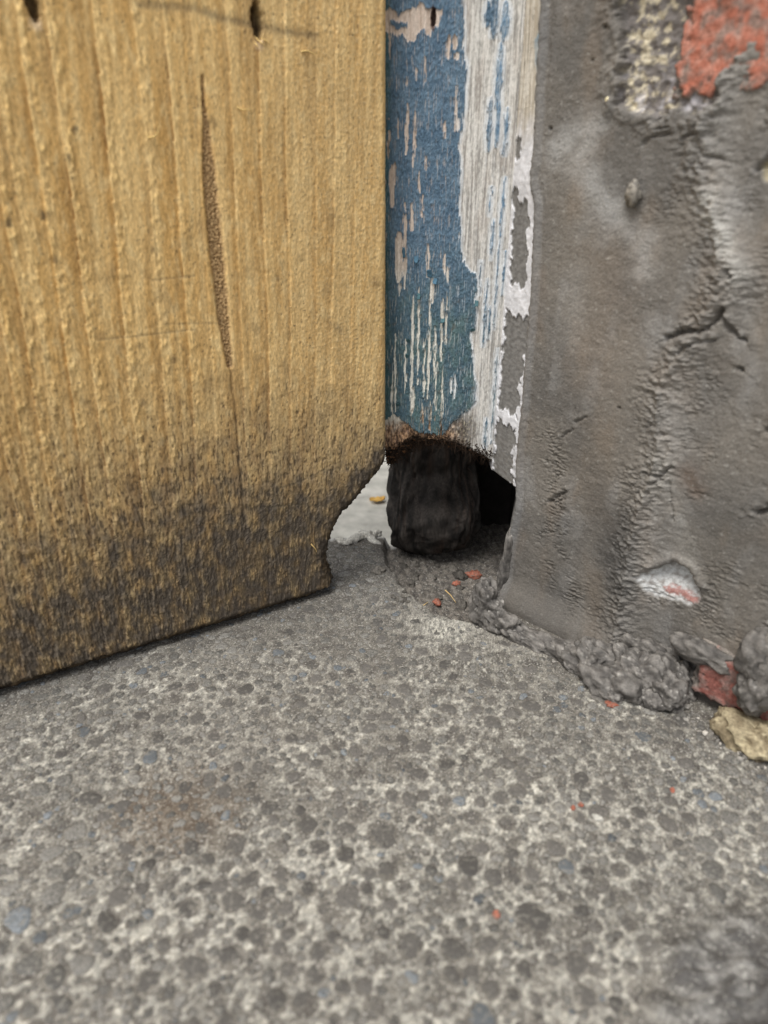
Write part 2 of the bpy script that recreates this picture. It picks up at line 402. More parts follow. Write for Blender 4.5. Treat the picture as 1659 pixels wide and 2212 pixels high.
# ================================================================== BOARD
gate = empty('gate_board', tuple(BOARD.o)); gate.location.z = 0
tag(gate, 'golden weathered pine board with dirt-blackened foot and gnawed corner', 'wooden board')
s_right = BOARD.st(835, 1000)[0]
arc = [(727, 1268), (729, 1252), (717, 1222), (716, 1200), (722, 1172), (736, 1138), (752, 1112), (772, 1094), (790, 1070), (806, 1051), (822, 1032), (836, 1014)]
ap = np.array(BOARD.poly(arc)); ap = ap[np.argsort(ap[:, 1])]
ts = np.concatenate([np.arange(0, 0.335, 0.0005), np.linspace(0.335, 0.9, 24)])
T_ = ts[:, None] + GAP
sr = np.interp(T_, np.r_[ap[:, 1], ap[-1, 1] + 0.006], np.r_[ap[:, 0], s_right])
sr = np.where(T_ < ap[-1, 1] + 0.006, sr + 0.0012 * fbm(T_ * 1000 / 4, T_ * 0, 3, 80), s_right + 0.0003 * fbm(T_ * 1000 / 20, T_ * 0, 2, 81))
s_left = -0.34
qc = np.concatenate([np.linspace(0, 0.31, 12)[:-1], np.linspace(0.31, 1, 500)])
Sg = s_left + (sr - s_left) * qc[None, :]
Tg = np.repeat(T_, len(qc), 1)
bot = 0.0016 * fbm(Sg * 1000 / 12, Sg * 0, 4, 82)
Tg = Tg + bot * ss(0.012, 0.0, Tg - GAP)
s, t = Sg * 1000, Tg * 1000
lean = (np.array(BOARD.st(270, 700)) - np.array(BOARD.st(228, 300))); lean = lean[0] / lean[1]
warp = 2.2 * fbm(s / 60, t / 140, 2, 84) + 0.6 * fbm(s / 9, t / 40, 3, 85)
ring = s - lean * (t - BOARD.st(228, 300)[1] * 1000) + warp
line_s = [BOARD.st(u, 300)[0] * 1000 for u in (-180, -120, -70, -20, 15, 75, 137, 228, 310, 375, 430, 505, 566, 620, 684, 722, 768)]
line_k = [.7, .7, .7, .7, .5, .8, .9, 1.0, .45, .8, .35, .55, .75, .6, .3, .5, .25]
wood = mix(lin((218, 184, 126)), lin((201, 161, 100)), ss(-0.3, 0.4, fbm(ring / 5, t / 120, 3, 88)))
wood = mix(wood, lin((232, 206, 152)), 0.55 * ss(-0.05, 0.5, fbm(s / 3, t / 9, 4, 90)))
wood = mix(wood, lin((158, 122, 72)), 0.4 * ss(0.0, 0.5, fbm(s / 11, t / 60, 3, 91)))
Hb = 0.00030 * fbm(ring / 3.0, t / 26, 3, 92) + 0.00012 * fbm(s / 1.1, t / 2.6, 2, 94)
sR = BOARD.st(560, 500)[0] * 1000; sL = BOARD.st(330, 500)[0] * 1000
leftrough = ss(sR, BOARD.st(150, 500)[0] * 1000, s)
fuzz = fbm(s / 1.3 + 1.2 * fbm(s / 3, t / 3, 2, 96), t / 1.2, 4, 97, .65)
rfz = ss(sL, BOARD.st(760, 500)[0] * 1000, s)
wood = mix(wood, lin((205, 180, 136)), rfz * (0.22 + 0.6 * ss(0.05, 0.4, fuzz)))
Hb += 0.00028 * rfz * fuzz
for i, l0 in enumerate(line_s):
    d = ring - l0; k = line_k[i] * 1.15
    fade = 0.2 + 0.8 * ss(-0.35, 0.35, fbm(ring * 0 + i * 3.1, t / 40, 2, 98))
    wood = mix(wood, lin((136, 94, 44)), fade * k * (0.40 * np.exp(-(d / 0.45) ** 2) + 0.50 * np.exp(d / 4.0) * (d < 0)))
    wood = mix(wood, lin((226, 196, 138)), .40 * k * np.exp(-d / 3.5) * (d > 0))
    Hb += k * (-0.0006 * np.exp(d / 2.5) * (d < 0) + 0.0004 * np.exp(-d / 4.0) * (d > 0))
    clump = np.exp(-((d - 2.2) / 2.0) ** 2) * leftrough
    cn = fbm(s / 2.4, t / 5.5, 3, 100 + i)
    Hb += 0.0015 * clump * np.maximum(cn, -0.1); wood = mix(wood, lin((222, 190, 128)), 0.55 * clump * ss(0, .4, cn))
# torn, rough surface low on the left
low = ss(BOARD.st(200, 560)[1] * 1000, BOARD.st(200, 1000)[1] * 1000, t + 12 * fbm(s / 30, t / 30, 2, 120))
tear = fbm(s / 1.5 + 0.5 * fbm(s / 6, t / 10, 2, 121), t / 5.5, 4, 122, .6)
Hb += (0.00042 * low + 0.0002 * leftrough) * tear
# long brown groove of torn grain
grv = BOARD.poly([(436, 165), (445, 260), (455, 400), (470, 560), (488, 720), (497, 790)])
gd = seg_dist(Sg + 0.0006 * fbm(s / 4, t / 9, 2, 124), Tg, grv) * 1000
tg = (Tg - grv[-1][1]) / (grv[0][1] - grv[-1][1])
gw = 0.7 + 3.6 * np.sin(np.clip(0.05 + 0.95 * tg, 0, 1) * np.pi) ** 0.55 * ss(1.02, 0.7, tg)
gm = ss(1.0, 0.55, gd / gw) * (tg < 1.05)
gn = fbm(s / 1.0, t / 1.0, 3, 126)
wood = mix(wood, mix(lin((124, 96, 64)), lin((202, 168, 122)), ss(-0.3, 0.35, gn)), 0.92 * gm)
Hb += gm * (-0.0016 + 0.0011 * gn)
crk = BOARD.poly([(497, 780), (505, 860), (515, 960), (523, 1060), (530, 1130)])
cdist = seg_dist(Sg + 0.0012 * fbm(s / 5, t / 9, 3, 128), Tg, crk) * 1000
wood = mix(wood, lin((70, 52, 36)), (.2 + .6 * ss(-.2, .3, fbm(s / 5, t / 8, 3, 123))) * np.exp(-(cdist / 0.5) ** 2)); Hb -= 0.0008 * np.exp(-(cdist / 0.6) ** 2)
# dirt rising from the ground and round the gnawed corner
edge_d = np.hypot(np.maximum(sr - Sg, 0), 0) * 1000
arc_d = seg_dist(Sg, Tg, [tuple(p) for p in ap]) * 1000
t_hi = BOARD.st(400, 760)[1] * 1000; t_lo = BOARD.st(450, 1180)[1] * 1000
side = -16 * ss(sL, s_right * 1000 - 5, s) + 7 * ss(sL, s_left * 0 + BOARD.st(60, 1000)[0] * 1000, s)*0
dn = fbm(s / 16, t / 26, 4, 130)
dgr = np.clip((t_hi + side - t + 26 * dn) / (t_hi - t_lo), 0, 1.3)
dgr = dgr * (.80 + .26 * ss(BOARD.st(40, 1100)[0] * 1000, BOARD.st(560, 1100)[0] * 1000, s + 14 * fbm(s / 20, t / 30, 3, 133)))
dgr = np.maximum(dgr, 1.25 * ss(34, 4, arc_d + 9 * dn))
streak = .8 * fbm(s / 0.85 + 0.5 * fbm(s / 5, t / 9, 2, 131), t / 5.0, 3, 132) + .45 * fbm(s / 2.4 + .4 * fbm(s / 6, t / 9, 2, 129), t / 9, 3, 127)
pitm = ss(0.52 - 0.52 * dgr, 0.70 - 0.50 * dgr, streak + 0.12) * ss(0.02, 0.3, dgr)
film = np.clip(1.05 * dgr ** 1.05, 0, 0.98) * (0.86 + 0.7 * fbm(s / 7, t / 12, 4, 134))
ochre = ss(0.1, 0.5, fbm(s / 10, t / 16, 3, 136))
fc = mix(lin((92, 85, 77)), lin((128, 112, 90)), ochre * ss(1.1, .4, dgr))
wood = mix(wood, fc, np.clip(film, 0, .95))
wood = mix(wood, lin((62, 56, 51)), 0.62 * pitm)
wood = mix(wood, lin((146, 125, 94)), 0.32 * ss(0.25, 0.55, fbm(s / 1.8, t / 7, 3, 137)) * ss(.1, .4, dgr) * ss(1.2, .6, dgr))
Hb -= 0.0004 * pitm
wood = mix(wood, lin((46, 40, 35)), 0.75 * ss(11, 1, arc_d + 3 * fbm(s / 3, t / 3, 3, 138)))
# scattered specks, smudges, scratches
wood = mix(wood, lin((120, 100, 72)), .38 * ss(.12, .5, fbm(s / 14, t / 18, 4, 139, .6)) * ss(BOARD.st(300, 100)[1] * 1000, BOARD.st(300, 700)[1] * 1000, t))
spk = fbm(s / 1.4, t / 1.8, 2, 140)
wood = mix(wood, lin((84, 72, 56)), 0.8 * ss(0.40, 0.54, spk) * (0.4 + 0.6 * ss(-.2, .3, fbm(s / 25, t / 25, 2, 141))))
for pts, wd, k in (([(300, 10), (420, 18), (480, 40), (560, 55), (610, 68), (680, 78)], 1.6, .5), ([(210, 735), (330, 722), (420, 712)], 0.45, .4),
                   ([(330, 605), (420, 596)], 0.5, .4), ([(350, 700), (480, 698)], 0.4, .3), ([(560, 1068), (650, 1040), (700, 1015)], 0.7, .5), ([(556, 1098), (640, 1090), (700, 1092)], 0.6, .5)):
    dd = seg_dist(Sg, Tg, BOARD.poly(pts)) * 1000 + 0.5 * fbm(s / 4, t / 4, 3, 142)
    wood = mix(wood, lin((92, 84, 70)), k * np.exp(-np.maximum(dd, 0) ** 2 / wd ** 2)); Hb -= 0.0003 * k * np.exp(-(dd / wd) ** 2)
for (u, v, r, k) in ((95, 465, 2.2, .75), (20, 480, 1.8, .7), (150, 340, 1.4, .6), (160, 280, 1.4, .6), (600, 600, 1.8, .5), (360, 30, 2, .3), (460, 265, 2.4, .4), (310, 870, 2.2, .4), (375, 775, 2.0, .5), (120, 560, 1.6, .5), (305, 750, 1.6, .5), (330, 540, 1.4, .4)):
    a = BOARD.st(u, v); dd = np.hypot(Sg - a[0], (Tg - a[1]) * .7) * 1000 + 1.4 * fbm(s / 1.8, t / 2.5, 3, 143)
    wood = mix(wood, lin((64, 56, 48)), k * ss(r, r * .3, dd))
# nail hole and torn knot hole
for (u, v, rw, rh) in ((556, 45, 2.8, 7.5), (66, -8, 2.6, 8.5)):
    a = BOARD.st(u, v); dd = np.hypot((Sg - a[0]) * 1000 / rw + 0.02 * (t - a[1] * 1000), (Tg - a[1]) * 1000 / rh) + .25 * fbm(s / 2, t / 3, 2, 144)
    hm = ss(1.0, .75, dd); Hb -= 0.007 * hm; wood = mix(wood, lin((50, 36, 24)), .85 * hm)
    wood = mix(wood, lin((110, 84, 52)), .5 * ss(1.6, 1.0, dd) * (1 - hm))
    d2 = np.hypot((Sg - a[0]) * 1000 / 2.6, (Tg - a[1] + .0085) * 1000 / 2.6); wood = mix(wood, lin((222, 196, 160)), .7 * ss(1.2, .4, d2 + .4 * fbm(s, t, 2, 145)))
# worn edges: long edge eased, gnawed edge rounded back
Hb -= 0.0018 * np.clip(1 - (s_right * 1000 - s) / 3.2, 0, 1) ** 2 * (Tg > ap[-1, 1])
Hb -= 0.007 * np.clip(1 - arc_d / 9.0, 0, 1) ** 2.2 * (1 + 0.5 * fbm(s / 2.5, t / 2.5, 3, 146))
Hb += 0.0016 * fbm(s / 3.2, t / 3.2, 3, 147) * ss(14, 3, arc_d)
Hb -= 0.0022 * np.clip(1 - (t - GAP * 1000) / 3.0, 0, 1) ** 2
micro = RNG.normal(size=s.shape); micro = micro + .6 * (np.roll(micro, 1, 0) + np.roll(micro, -1, 0))
wood = wood * (1 + .07 * micro)[..., None]; Hb += .00002 * micro
P = BOARD.pos(Sg, Tg, Hb)
add('plank', grid_block('plank', P, wood, -BOARD.n * BT), M_WOOD, gate)
# rotted strip behind the foot of the board
sl = np.linspace(-0.30, -0.012, 260); tl = np.linspace(0, 1, 14)
SL, TL = np.meshgrid(sl, tl)
botm = 0.0022 + 0.0014 * fbm(SL * 1000 / 9, SL * 0, 4, 150)
TT = botm + TL * 0.03
HH = -0.0035 + 0.0012 * fbm(SL * 1000 / 4, TT * 1000 / 2, 3, 151) - 0.002 * (1 - TL) ** 3
cc = mix(lin((58, 50, 42)), lin((110, 94, 72)), ss(-0.1, .5, fbm(SL * 1000 / 5, TT * 1000 / 1.2, 3, 152)))
PB = BOARD.pos(SL, TT, HH - 0.0)
add('rotted_strip', grid_block('rotted_strip', PB, cc, -BOARD.n * 0.010), M_ROT, gate)
def tube_mesh(name, paths, r0, sides=4):
    V, Q, off = [], [], 0
    for pts in paths:
        pts = np.asarray(pts); m = len(pts)
        for i, p in enumerate(pts):
            tdir = pts[min(i + 1, m - 1)] - pts[max(i - 1, 0)]; tdir = tdir / (np.linalg.norm(tdir) + 1e-12)
            a = np.cross(tdir, [0.3, 0.9, 0.31]); a /= np.linalg.norm(a) + 1e-12; b = np.cross(tdir, a)
            rr = r0 * (1 - 0.75 * i / (m - 1))
            for k in range(sides):
                an = 2 * math.pi * k / sides; V.append(p + (a * math.cos(an) + b * math.sin(an)) * rr)
        for i in range(m - 1):
            for k in range(sides):
                Q.append((off + i * sides + k, off + i * sides + (k + 1) % sides, off + (i + 1) * sides + (k + 1) % sides, off + (i + 1) * sides + k))
        off += m * sides
    return mesh_np(name, np.array(V), quads=np.array(Q))
def bp(u, v, h): 
    a = BOARD.st(u, v); return BOARD.pos(np.array(a[0]), np.array(a[1]), np.array(h))
for path in ([(320, 297, .0), (330, 296, .002), (337, 288, .003), (341, 272, .001)], [(512, 232, 0), (522, 238, .001), (536, 236, .0012), (545, 246, 0)],
             [(650, 112, 0), (663, 110, .001), (676, 118, .0012), (690, 113, 0)], [(553, 78, -.002), (560, 92, .0012), (572, 100, .001)], [(548, 84, -.002), (552, 97, .001), (556, 104, .0012)],
             [(566, 82, -.001), (574, 90, .0012), (582, 97, .0006)], [(672, 1175, 0), (680, 1184, .001), (683, 1192, .0006)]):
    add('splinter', tube_mesh('splinter', [np.array([bp(*p) for p in path])], 0.0005), M_SPLINTER, gate)

# ================================================================== POST
post = empty('door_post', (float(POST.o[0]) + 0.04, float(POST.o[1]) + 0.02, 0))
tag(post, 'blue painted timber door post with peeling paint and a rotted hole at its foot', 'door post')
pl_s = POST.st(829, 700)[0]
redge = np.array(POST.poly([(1107, 0), (1105, 300), (1097, 600), (1090, 850), (1083, 1010)])); redge = redge[np.argsort(redge[:, 1])]
pr_s = float(redge[:, 0].mean()) + .0005
arch = np.array(POST.poly([(829, 1022), (842, 1014), (852, 1005), (868, 991), (890, 979), (915, 974), (945, 975), (977, 979), (1010, 987), (1037, 996), (1073, 1013), (1100, 1024)]))
ps = np.linspace(pl_s, pr_s, 230)
zb = np.interp(ps, arch[:, 0], arch[:, 1]) + 0.0012 * fbm(ps * 1000 / 3, ps * 0, 4, 160) + .0006 * RNG.normal(0, .6, len(ps))
ztop = POST.st(960, 0)[1] + 0.015
qr = np.concatenate([np.linspace(0, 0.42, 560)[:-1]]) / 0.42
Tp = np.concatenate([zb[None, :] + (ztop - zb[None, :]) * qr[:, None], np.repeat(np.linspace(ztop, 0.9, 14)[:, None], len(ps), 1)])
Sp = np.repeat(ps[None, :], Tp.shape[0], 0)
s, t = Sp * 1000, Tp * 1000
gr = fbm(s / 0.9, t / 26, 4, 162); gr2 = fbm(s / 2.6, t / 60, 3, 163)
bare = mix(lin((146, 143, 138)), lin((206, 203, 197)), ss(-.4, .3, gr + .5 * gr2 + .5 * fbm(s / 1.2, t / 2.5, 3, 158)))
bare = mix(bare, lin((112, 108, 103)), .5 * ss(.18, .5, fbm(s / .7, t / 14, 3, 164)))
bare = mix(bare, lin((172, 158, 146)), .22 * ss(.0, .5, fbm(s / 5, t / 30, 2, 165)))
Hp = 0.0004 * gr + 0.0004 * gr2
wobx = 0.0011 * fbm(s / 4, t / 9, 4, 166); woby = 0.002 * fbm(s / 3, t / 5, 3, 167)
Sw, Tw = Sp + wobx, Tp + woby
bnd = np.array(POST.poly([(1003, -40), (1001, 40), (1001, 108), (1009, 152), (1004, 217), (1001, 257), (996, 292), (988, 320), (996, 352), (993, 406), (990, 447), (996, 518), (995, 540), (1006, 576),
                          (1026, 593), (1031, 628), (1027, 650), (1027, 706), (1016, 716), (1019, 749), (1023, 803), (1030, 831), (1026, 872), (1006, 891), (993, 902), (968, 924), (962, 945)]))
bnd = bnd[np.argsort(bnd[:, 1])]
bx = np.interp(Tw, bnd[:, 1], bnd[:, 0])
paint = bx - Sw
bl = np.array(POST.poly([(825, 912), (836, 905), (850, 893), (870, 908), (890, 925), (908, 936), (957, 938), (975, 925), (1030, 900)]))
paint = np.minimum(paint, Tw - np.interp(Sw, bl[:, 0], bl[:, 1]))
mmpx = (POST.st(961, 500)[0] - POST.st(960, 500)[0])
def strip(u, v0, v1, w):
    a = POST.st(u, v0); b = POST.st(u, v1); c = a[0]; hw = w * mmpx / 2
    mid = (a[1] + b[1]) / 2; hh = (a[1] - b[1]) / 2
    return hw * np.sqrt(np.clip(1 - ((Tp - mid) / hh) ** 2, 0, 1)) - np.abs(Sp + wobx * .55 - c) - (np.abs(Tp - mid) > hh) * .002
chips = [(825, 108, 130, 8), (880, 222, 335, 6), (897, 238, 340, 5), (893, 330, 362, 5), (921, 336, 368, 6), (847, 355, 450, 11), (853, 350, 400, 7), (875, 436, 545, 5), (890, 438, 500, 9), (906, 370, 420, 4), (912, 420, 470, 3),
         (983, 74, 108, 12), (970, 74, 130, 8), (987, 112, 130, 8), (987, 185, 285, 5), (990, 255, 285, 8), (962, 260, 300, 4), (863, 500, 612, 20), (876, 470, 625, 8), (893, 628, 900, 5.5), (906, 618, 832, 4.5), (918, 730, 865, 4), (929, 640, 705, 3), (929, 682, 862, 6),
         (942, 700, 820, 4), (957, 636, 780, 6), (966, 640, 745, 4), (961, 548, 595, 6), (967, 575, 610, 5), (935, 600, 655, 9), (877, 730, 850, 4), (855, 720, 890, 4), (848, 800, 900, 4), (892, 835, 892, 9), (976, 812, 850, 6), (984, 806, 862, 5), (944, 780, 910, 3),
         (957, 800, 940, 4), (865, 600, 640, 4), (925, 525, 600, 6), (860, 250, 300, 3), (843, 60, 130, 3), (840, 255, 345, 5), (920, 120, 180, 2.5), (900, 140, 175, 3), (880, 165, 190, 4), (832, 450, 520, 2.5), (913, 870, 920, 5), (930, 865, 930, 4)]
for c in chips: paint = np.minimum(paint, -strip(*c))
topchip = POST.poly([(820, 22), (850, 20), (862, 34), (880, 22), (912, 10), (930, 22), (955, 25), (950, 58), (935, 62), (930, 80), (915, 60), (905, 72), (893, 85), (882, 92), (872, 75), (850, 72), (835, 70), (822, 72)])
island = POST.poly([(842, 40), (862, 48), (880, 50), (882, 60), (860, 64), (842, 58)])
tc = np.minimum(sdf(Sw, Tw, topchip), -sdf(Sw, Tw, island))
paint = np.minimum(paint, -tc)
# paint left in the bare strip
for c in ((1061, 208, 330, 12), (1056, 0, 60, 14), (1072, -30, 85, 16), (1094, 0, 90, 18), (1083, 90, 240, 14), (1080, 190, 320, 10), (1096, 230, 340, 9), (1066, 470, 565, 6), (1062, 400, 470, 4), (1090, 380, 540, 6), (1053, 600, 752, 7), (1058, 660, 735, 6), (1079, 520, 715, 5), (1075, 750, 900, 5),
          (1052, 900, 972, 8), (1040, 560, 640, 4), (1092, 540, 640, 5), (1068, 840, 960, 3), (1080, 880, 1000, 4)):
    paint = np.maximum(paint, strip(*c) * .9 - .0001)
fray = fbm(s / .7, t / 10, 3, 168); fray2 = fbm(s / 1.2, t / 3, 3, 169)
fray3 = fbm(s / .45, t / 7, 2, 157)
paint = paint + .0010 * fray + .0005 * fray2 + .0007 * fray3
scr = fbm(s / .6, t / 14, 4, 161, .6) + .5 * fbm(s / 12, t / 30, 2, 159)
paint = np.minimum(paint, .0016 * (.62 - scr))
pm = ss(-0.00014, 0.00020, paint) * (1 - .55 * ss(.15, .5, fbm(s / .6, t / 9, 3, 156)) * ss(.004, .0, paint))
teal = ss(POST.st(900, 470)[1], POST.st(900, 760)[1], Tp + .012 * fbm(s / 14, t / 14, 2, 170))
blue = mix(lin((88, 109, 126)), lin((70, 92, 111)), ss(-.4, .4, fbm(s / 6, t / 12, 3, 171)))
green = mix(lin((64, 86, 94)), lin((78, 100, 97)), ss(-.2, .4, fbm(s / 7, t / 14, 3, 172)))
pc = mix(blue, green, .85 * teal)
pc = mix(pc, lin((104, 136, 162)), .6 * ss(POST.st(1040, 500)[0], POST.st(1056, 500)[0], Sp) * (1 - .7 * teal))
pc = mix(pc, lin((54, 92, 92)), .7 * ss(POST.st(848, 400)[0], POST.st(834, 400)[0], Sp))
craze = 1 - np.abs(fbm(s / 2.0, t / 4.0, 4, 173, .65)) * 9
pc = mix(pc, lin((128, 156, 176)), .36 * np.clip(craze, 0, 1) * (1 - .6 * teal))
pc = mix(pc, lin((58, 66, 70)), .6 * ss(.3, .55, fbm(s / 1.4, t / 3, 3, 174)) * (.35 + .65 * teal))
pc = mix(pc, lin((92, 84, 74)), .5 * ss(.25, .6, fbm(s / 6, t / 7, 3, 175)) * teal)
ppatch = mix(bare, lin((196, 168, 146)), .5 * ss(POST.st(1000, 500)[0], POST.st(960, 500)[0], Sp) * (1 - teal))
ppatch = mix(ppatch, lin((216, 212, 198)), .6 * teal * ss(POST.st(1020, 500)[0], POST.st(990, 500)[0], Sp))
# white undercoat showing along the torn rim of the paint
ppatch = mix(ppatch, lin((205, 210, 214)), .7 * ss(-.0022, -.0002, paint) * ss(POST.st(975, 500)[0], POST.st(990, 500)[0], Sp))
C = mix(ppatch, pc, pm * (1 - .5 * ss(POST.st(1036, 500)[0], POST.st(1048, 500)[0], Sp) * ss(-.25, .3, fbm(s / .9, t / 7, 4, 155)))) * (1 + .06 * RNG.normal(size=s.shape))[..., None]
curl = np.exp(-(paint / .0007) ** 2) * (paint > 0)
Hp += pm * (0.00045 - Hp * .6) + 0.0005 * curl * ss(-.1, .4, fbm(s / 4, t / 6, 2, 176)) + pm * .00018 * np.clip(craze, -1, 1) + pm * .00018 * fbm(s / 1.6, t / 2.6, 2, 177)
# nail with rust streak
a = POST.st(936, 38); dd = np.hypot((Sp - a[0]) * 1000 / 1.3, (Tp - a[1]) * 1000 / 4.5) + .3 * fbm(s / 1.5, t / 2, 2, 178)
hm = ss(1, .6, dd); Hp -= .004 * hm; C = mix(C, lin((62, 36, 28)), .9 * ss(1.35, .9, dd))
# rotted foot: brown bare wood, then black crumbling rim bent backwards
top_rim = np.array(POST.poly([(825, 955), (850, 958), (870, 950), (890, 932), (923, 943), (960, 945), (1007, 961), (1043, 979), (1083, 1009), (1100, 1018)]))
rimz = np.interp(Sp, top_rim[:, 0], top_rim[:, 1]) + .0016 * fbm(s / 2, t / 2, 3, 180)
low = np.interp(Sp, ps, zb)
kr = np.clip((rimz - Tp) / np.maximum(rimz - low, .0015), 0, 1)
bw = ss(0.020, 0.004, Tp - rimz + .006 * fbm(s / 3, t / 6, 3, 181)) * (1 - pm) * ss(POST.st(1030, 950)[0], POST.st(960, 950)[0], Sp)
C = mix(C, mix(lin((92, 64, 44)), lin((182, 144, 108)), ss(-.25, .35, fbm(s / 1.2, t / 4, 4, 182))), .92 * bw)
Hp -= .0022 * bw * (.5 + fbm(s / 1.6, t / 3, 3, 179))
mould = ss(.011, .001, np.hypot(Sp - POST.st(1003, 930)[0], (Tp - POST.st(1003, 930)[1]) * .6) + .005 * fbm(s / 3, t / 3, 3, 184))
C = mix(C, mix(lin((58, 52, 46)), lin((178, 168, 140)), ss(.1, .45, fbm(s / 1.1, t / 1.1, 3, 185))), .8 * mould)
rn = fbm(s / 2.2, t / 1.8, 4, 186, .6)
C = mix(C, mix(lin((40, 33, 28)), lin((140, 98, 64)), ss(.05, .5, rn)), ss(.02, .35, kr))
Hp += -0.010 * kr ** 1.3 + 0.0048 * rn * ss(0, .25, kr) * (1 - .3 * kr)
Hp -= .0012 * np.clip(1 - (pr_s - Sp) / .0025, 0, 1) ** 2
P = POST.pos(Sp, Tp, Hp)
face = add('painted_face', grid_block('painted_face', P, C, -POST.n * 0.02), M_PAINT, post)
face['label'] = 'peeling blue and teal painted front face'
# ragged fibres along the rotted rim
paths = []
for k in range(420):
    i = int(RNG.integers(4, len(ps) - 4)); rowf = RNG.uniform(0, 1)
    j = int(np.clip(rowf * 26, 0, 60)); p0 = P[j, i].copy()
    ln = RNG.uniform(.0025, .0075); dx = RNG.normal(0, .8); dz = RNG.uniform(-1.0, .15); dy = RNG.uniform(-.5, .1)
    dv = np.array([dx, dy, dz]); dv /= np.linalg.norm(dv); cv = RNG.normal(0, .35, 3)
    paths.append([p0 + dv * ln * f + cv * ln * f * f * .6 for f in (0, .33, .66, 1)])
fb = add('fibres', tube_mesh('fibres', paths, 0.00028, 3), M_FIBRE, post); fb['kind'] = 'stuff'
# a few curled flakes of paint standing off the face
for (u, v, w, hgt, a) in ((928, 590, 12, 16, .5), (940, 607, 10, 12, -.4), (880, 768, 10, 10, .4), (873, 545, 7, 22, .3), (957, 692, 10, 7, -.5), (883, 735, 12, 8, .4), (905, 640, 8, 12, -.4), (840, 270, 6, 18, .4), (1030, 655, 9, 12, -.4), (1022, 712, 10, 8, .5), (860, 872, 12, 8, .4), (900, 560, 10, 14, -.4)):
    a0 = POST.st(u, v); n1, n2 = 6, 6
    f1, f2 = np.meshgrid(np.linspace(-.5, .5, n1), np.linspace(-.5, .5, n2))
    wsh = 1 - .5 * np.abs(f2) + .12 * RNG.normal(size=f1.shape)
    ss_ = a0[0] + f1 * w * mmpx * wsh; tt_ = a0[1] + f2 * hgt * mmpx + .0002 * RNG.normal(size=f1.shape)
    hh_ = .0006 + .0014 * np.clip(.5 + f2 * np.sign(a), 0, 1) ** 2
    cc_ = np.tile(lin((74, 108, 128)), (n2, n1, 1)) if v < 640 else np.tile(lin((72, 104, 110)), (n2, n1, 1))
    add('paint_flake', grid_block('paint_flake', POST.pos(ss_, tt_, hh_), cc_, -POST.n * .0003), M_PAINT, face)

# rotten core behind the eaten foot
def rounded_core():
    n_a, n_z = 120, 150
    a = np.linspace(0, 2 * np.pi, n_a, endpoint=False); zq = np.linspace(0, 1, n_z)
    A, Zq = np.meshgrid(a, zq)
    xl = ray(843, 1100); xl = xl[0] / xl[1]
    yc, hy = 0.459, 0.023
    x0 = xl * (yc - .012); x1 = x0 + .064; xc, hx = (x0 + x1) / 2, (x1 - x0) / 2
    e = 0.62
    cx = np.sign(np.cos(A)) * np.abs(np.cos(A)) ** e; cy = np.sign(np.sin(A)) * np.abs(np.sin(A)) ** e
    Z = 0.0 + .20 * Zq ** 1.35
    sh = np.sqrt(np.clip(1 - np.clip(1 - (Z + .003) / .034, 0, 1) ** 2.4, 0.02, 1)) * (1 - .10 * ss(.03, .09, Z))
    slant = -.012 + .012 * cx * .3
    X = xc + cx * hx * sh; Y = yc + cy * hy * sh
    ax, zx = A * 40, Z * 1000
    nn = fbm(A * 6, zx / 5, 3, 185) * .0006 + fbm(A * 2.6 + .5, zx / 24, 3, 190) * .0062 + fbm(A * 7, zx / 22, 4, 191) * .0014 + fbm(A * 7, zx / 9, 3, 189) * .0007 - .004 * ss(.75, 1, 1 - np.abs(fbm(A * 3.3, zx / 60, 2, 195)) * 4)
    # keep noise periodic enough at the hidden back seam
    X += cx * nn; Y += cy * nn
    Y = Y + .020 * ss(.028, .062, Z + .006 * fbm(A * 3, zx / 20, 2, 187)) - .004 * np.exp(-((Z - .024) / .016) ** 2)
    Z2 = Z - .011 + .002 * fbm(A * 3, Zq * 0, 2, 192) + .004 * (1 - Zq) * np.clip(cx * .7 + .3, -1, 1)
    P = np.stack([X, Y, Z2], -1)
    c = mix(lin((26, 24, 22)), lin((60, 55, 51)), ss(-.3, .4, fbm(A * 7, zx / 16, 4, 193)))
    c = mix(c, lin((62, 46, 36)), .45 * ss(.1, .5, fbm(A * 20, zx / 60, 2, 194)))
    i = np.arange(n_a * n_z).reshape(n_z, n_a); j = np.roll(i, -1, 1)
    q = np.stack([i[:-1], j[:-1], j[1:], i[1:]], -1).reshape(-1, 4)
    return mesh_np('rotten_core', P, quads=q, col=c, ngons=[i[0, ::-1], i[-1]])
core = add('rotten_core', rounded_core(), M_ROT, post); core['label'] = 'blackened rotten timber core'
# upper rear of the post, out of sight, carries the face
def box(name, lo, hi, mat, parent=None, rot=0, bev=0):
    lo, hi = np.array(lo), np.array(hi)
    V = np.array([[x, y, z] for z in (lo[2], hi[2]) for y in (lo[1], hi[1]) for x in (lo[0], hi[0])])
    Q = np.array([[0, 2, 3, 1], [4, 5, 7, 6], [0, 1, 5, 4], [1, 3, 7, 5], [3, 2, 6, 7], [2, 0, 4, 6]])
    return add(name, mesh_np(name, V, quads=Q, smooth=False), mat, parent)
box('rear_stile', (0.006, 0.432, 0.17), (0.078, 0.472, 0.9), M_ROT if False else M_DARKWALL, post)

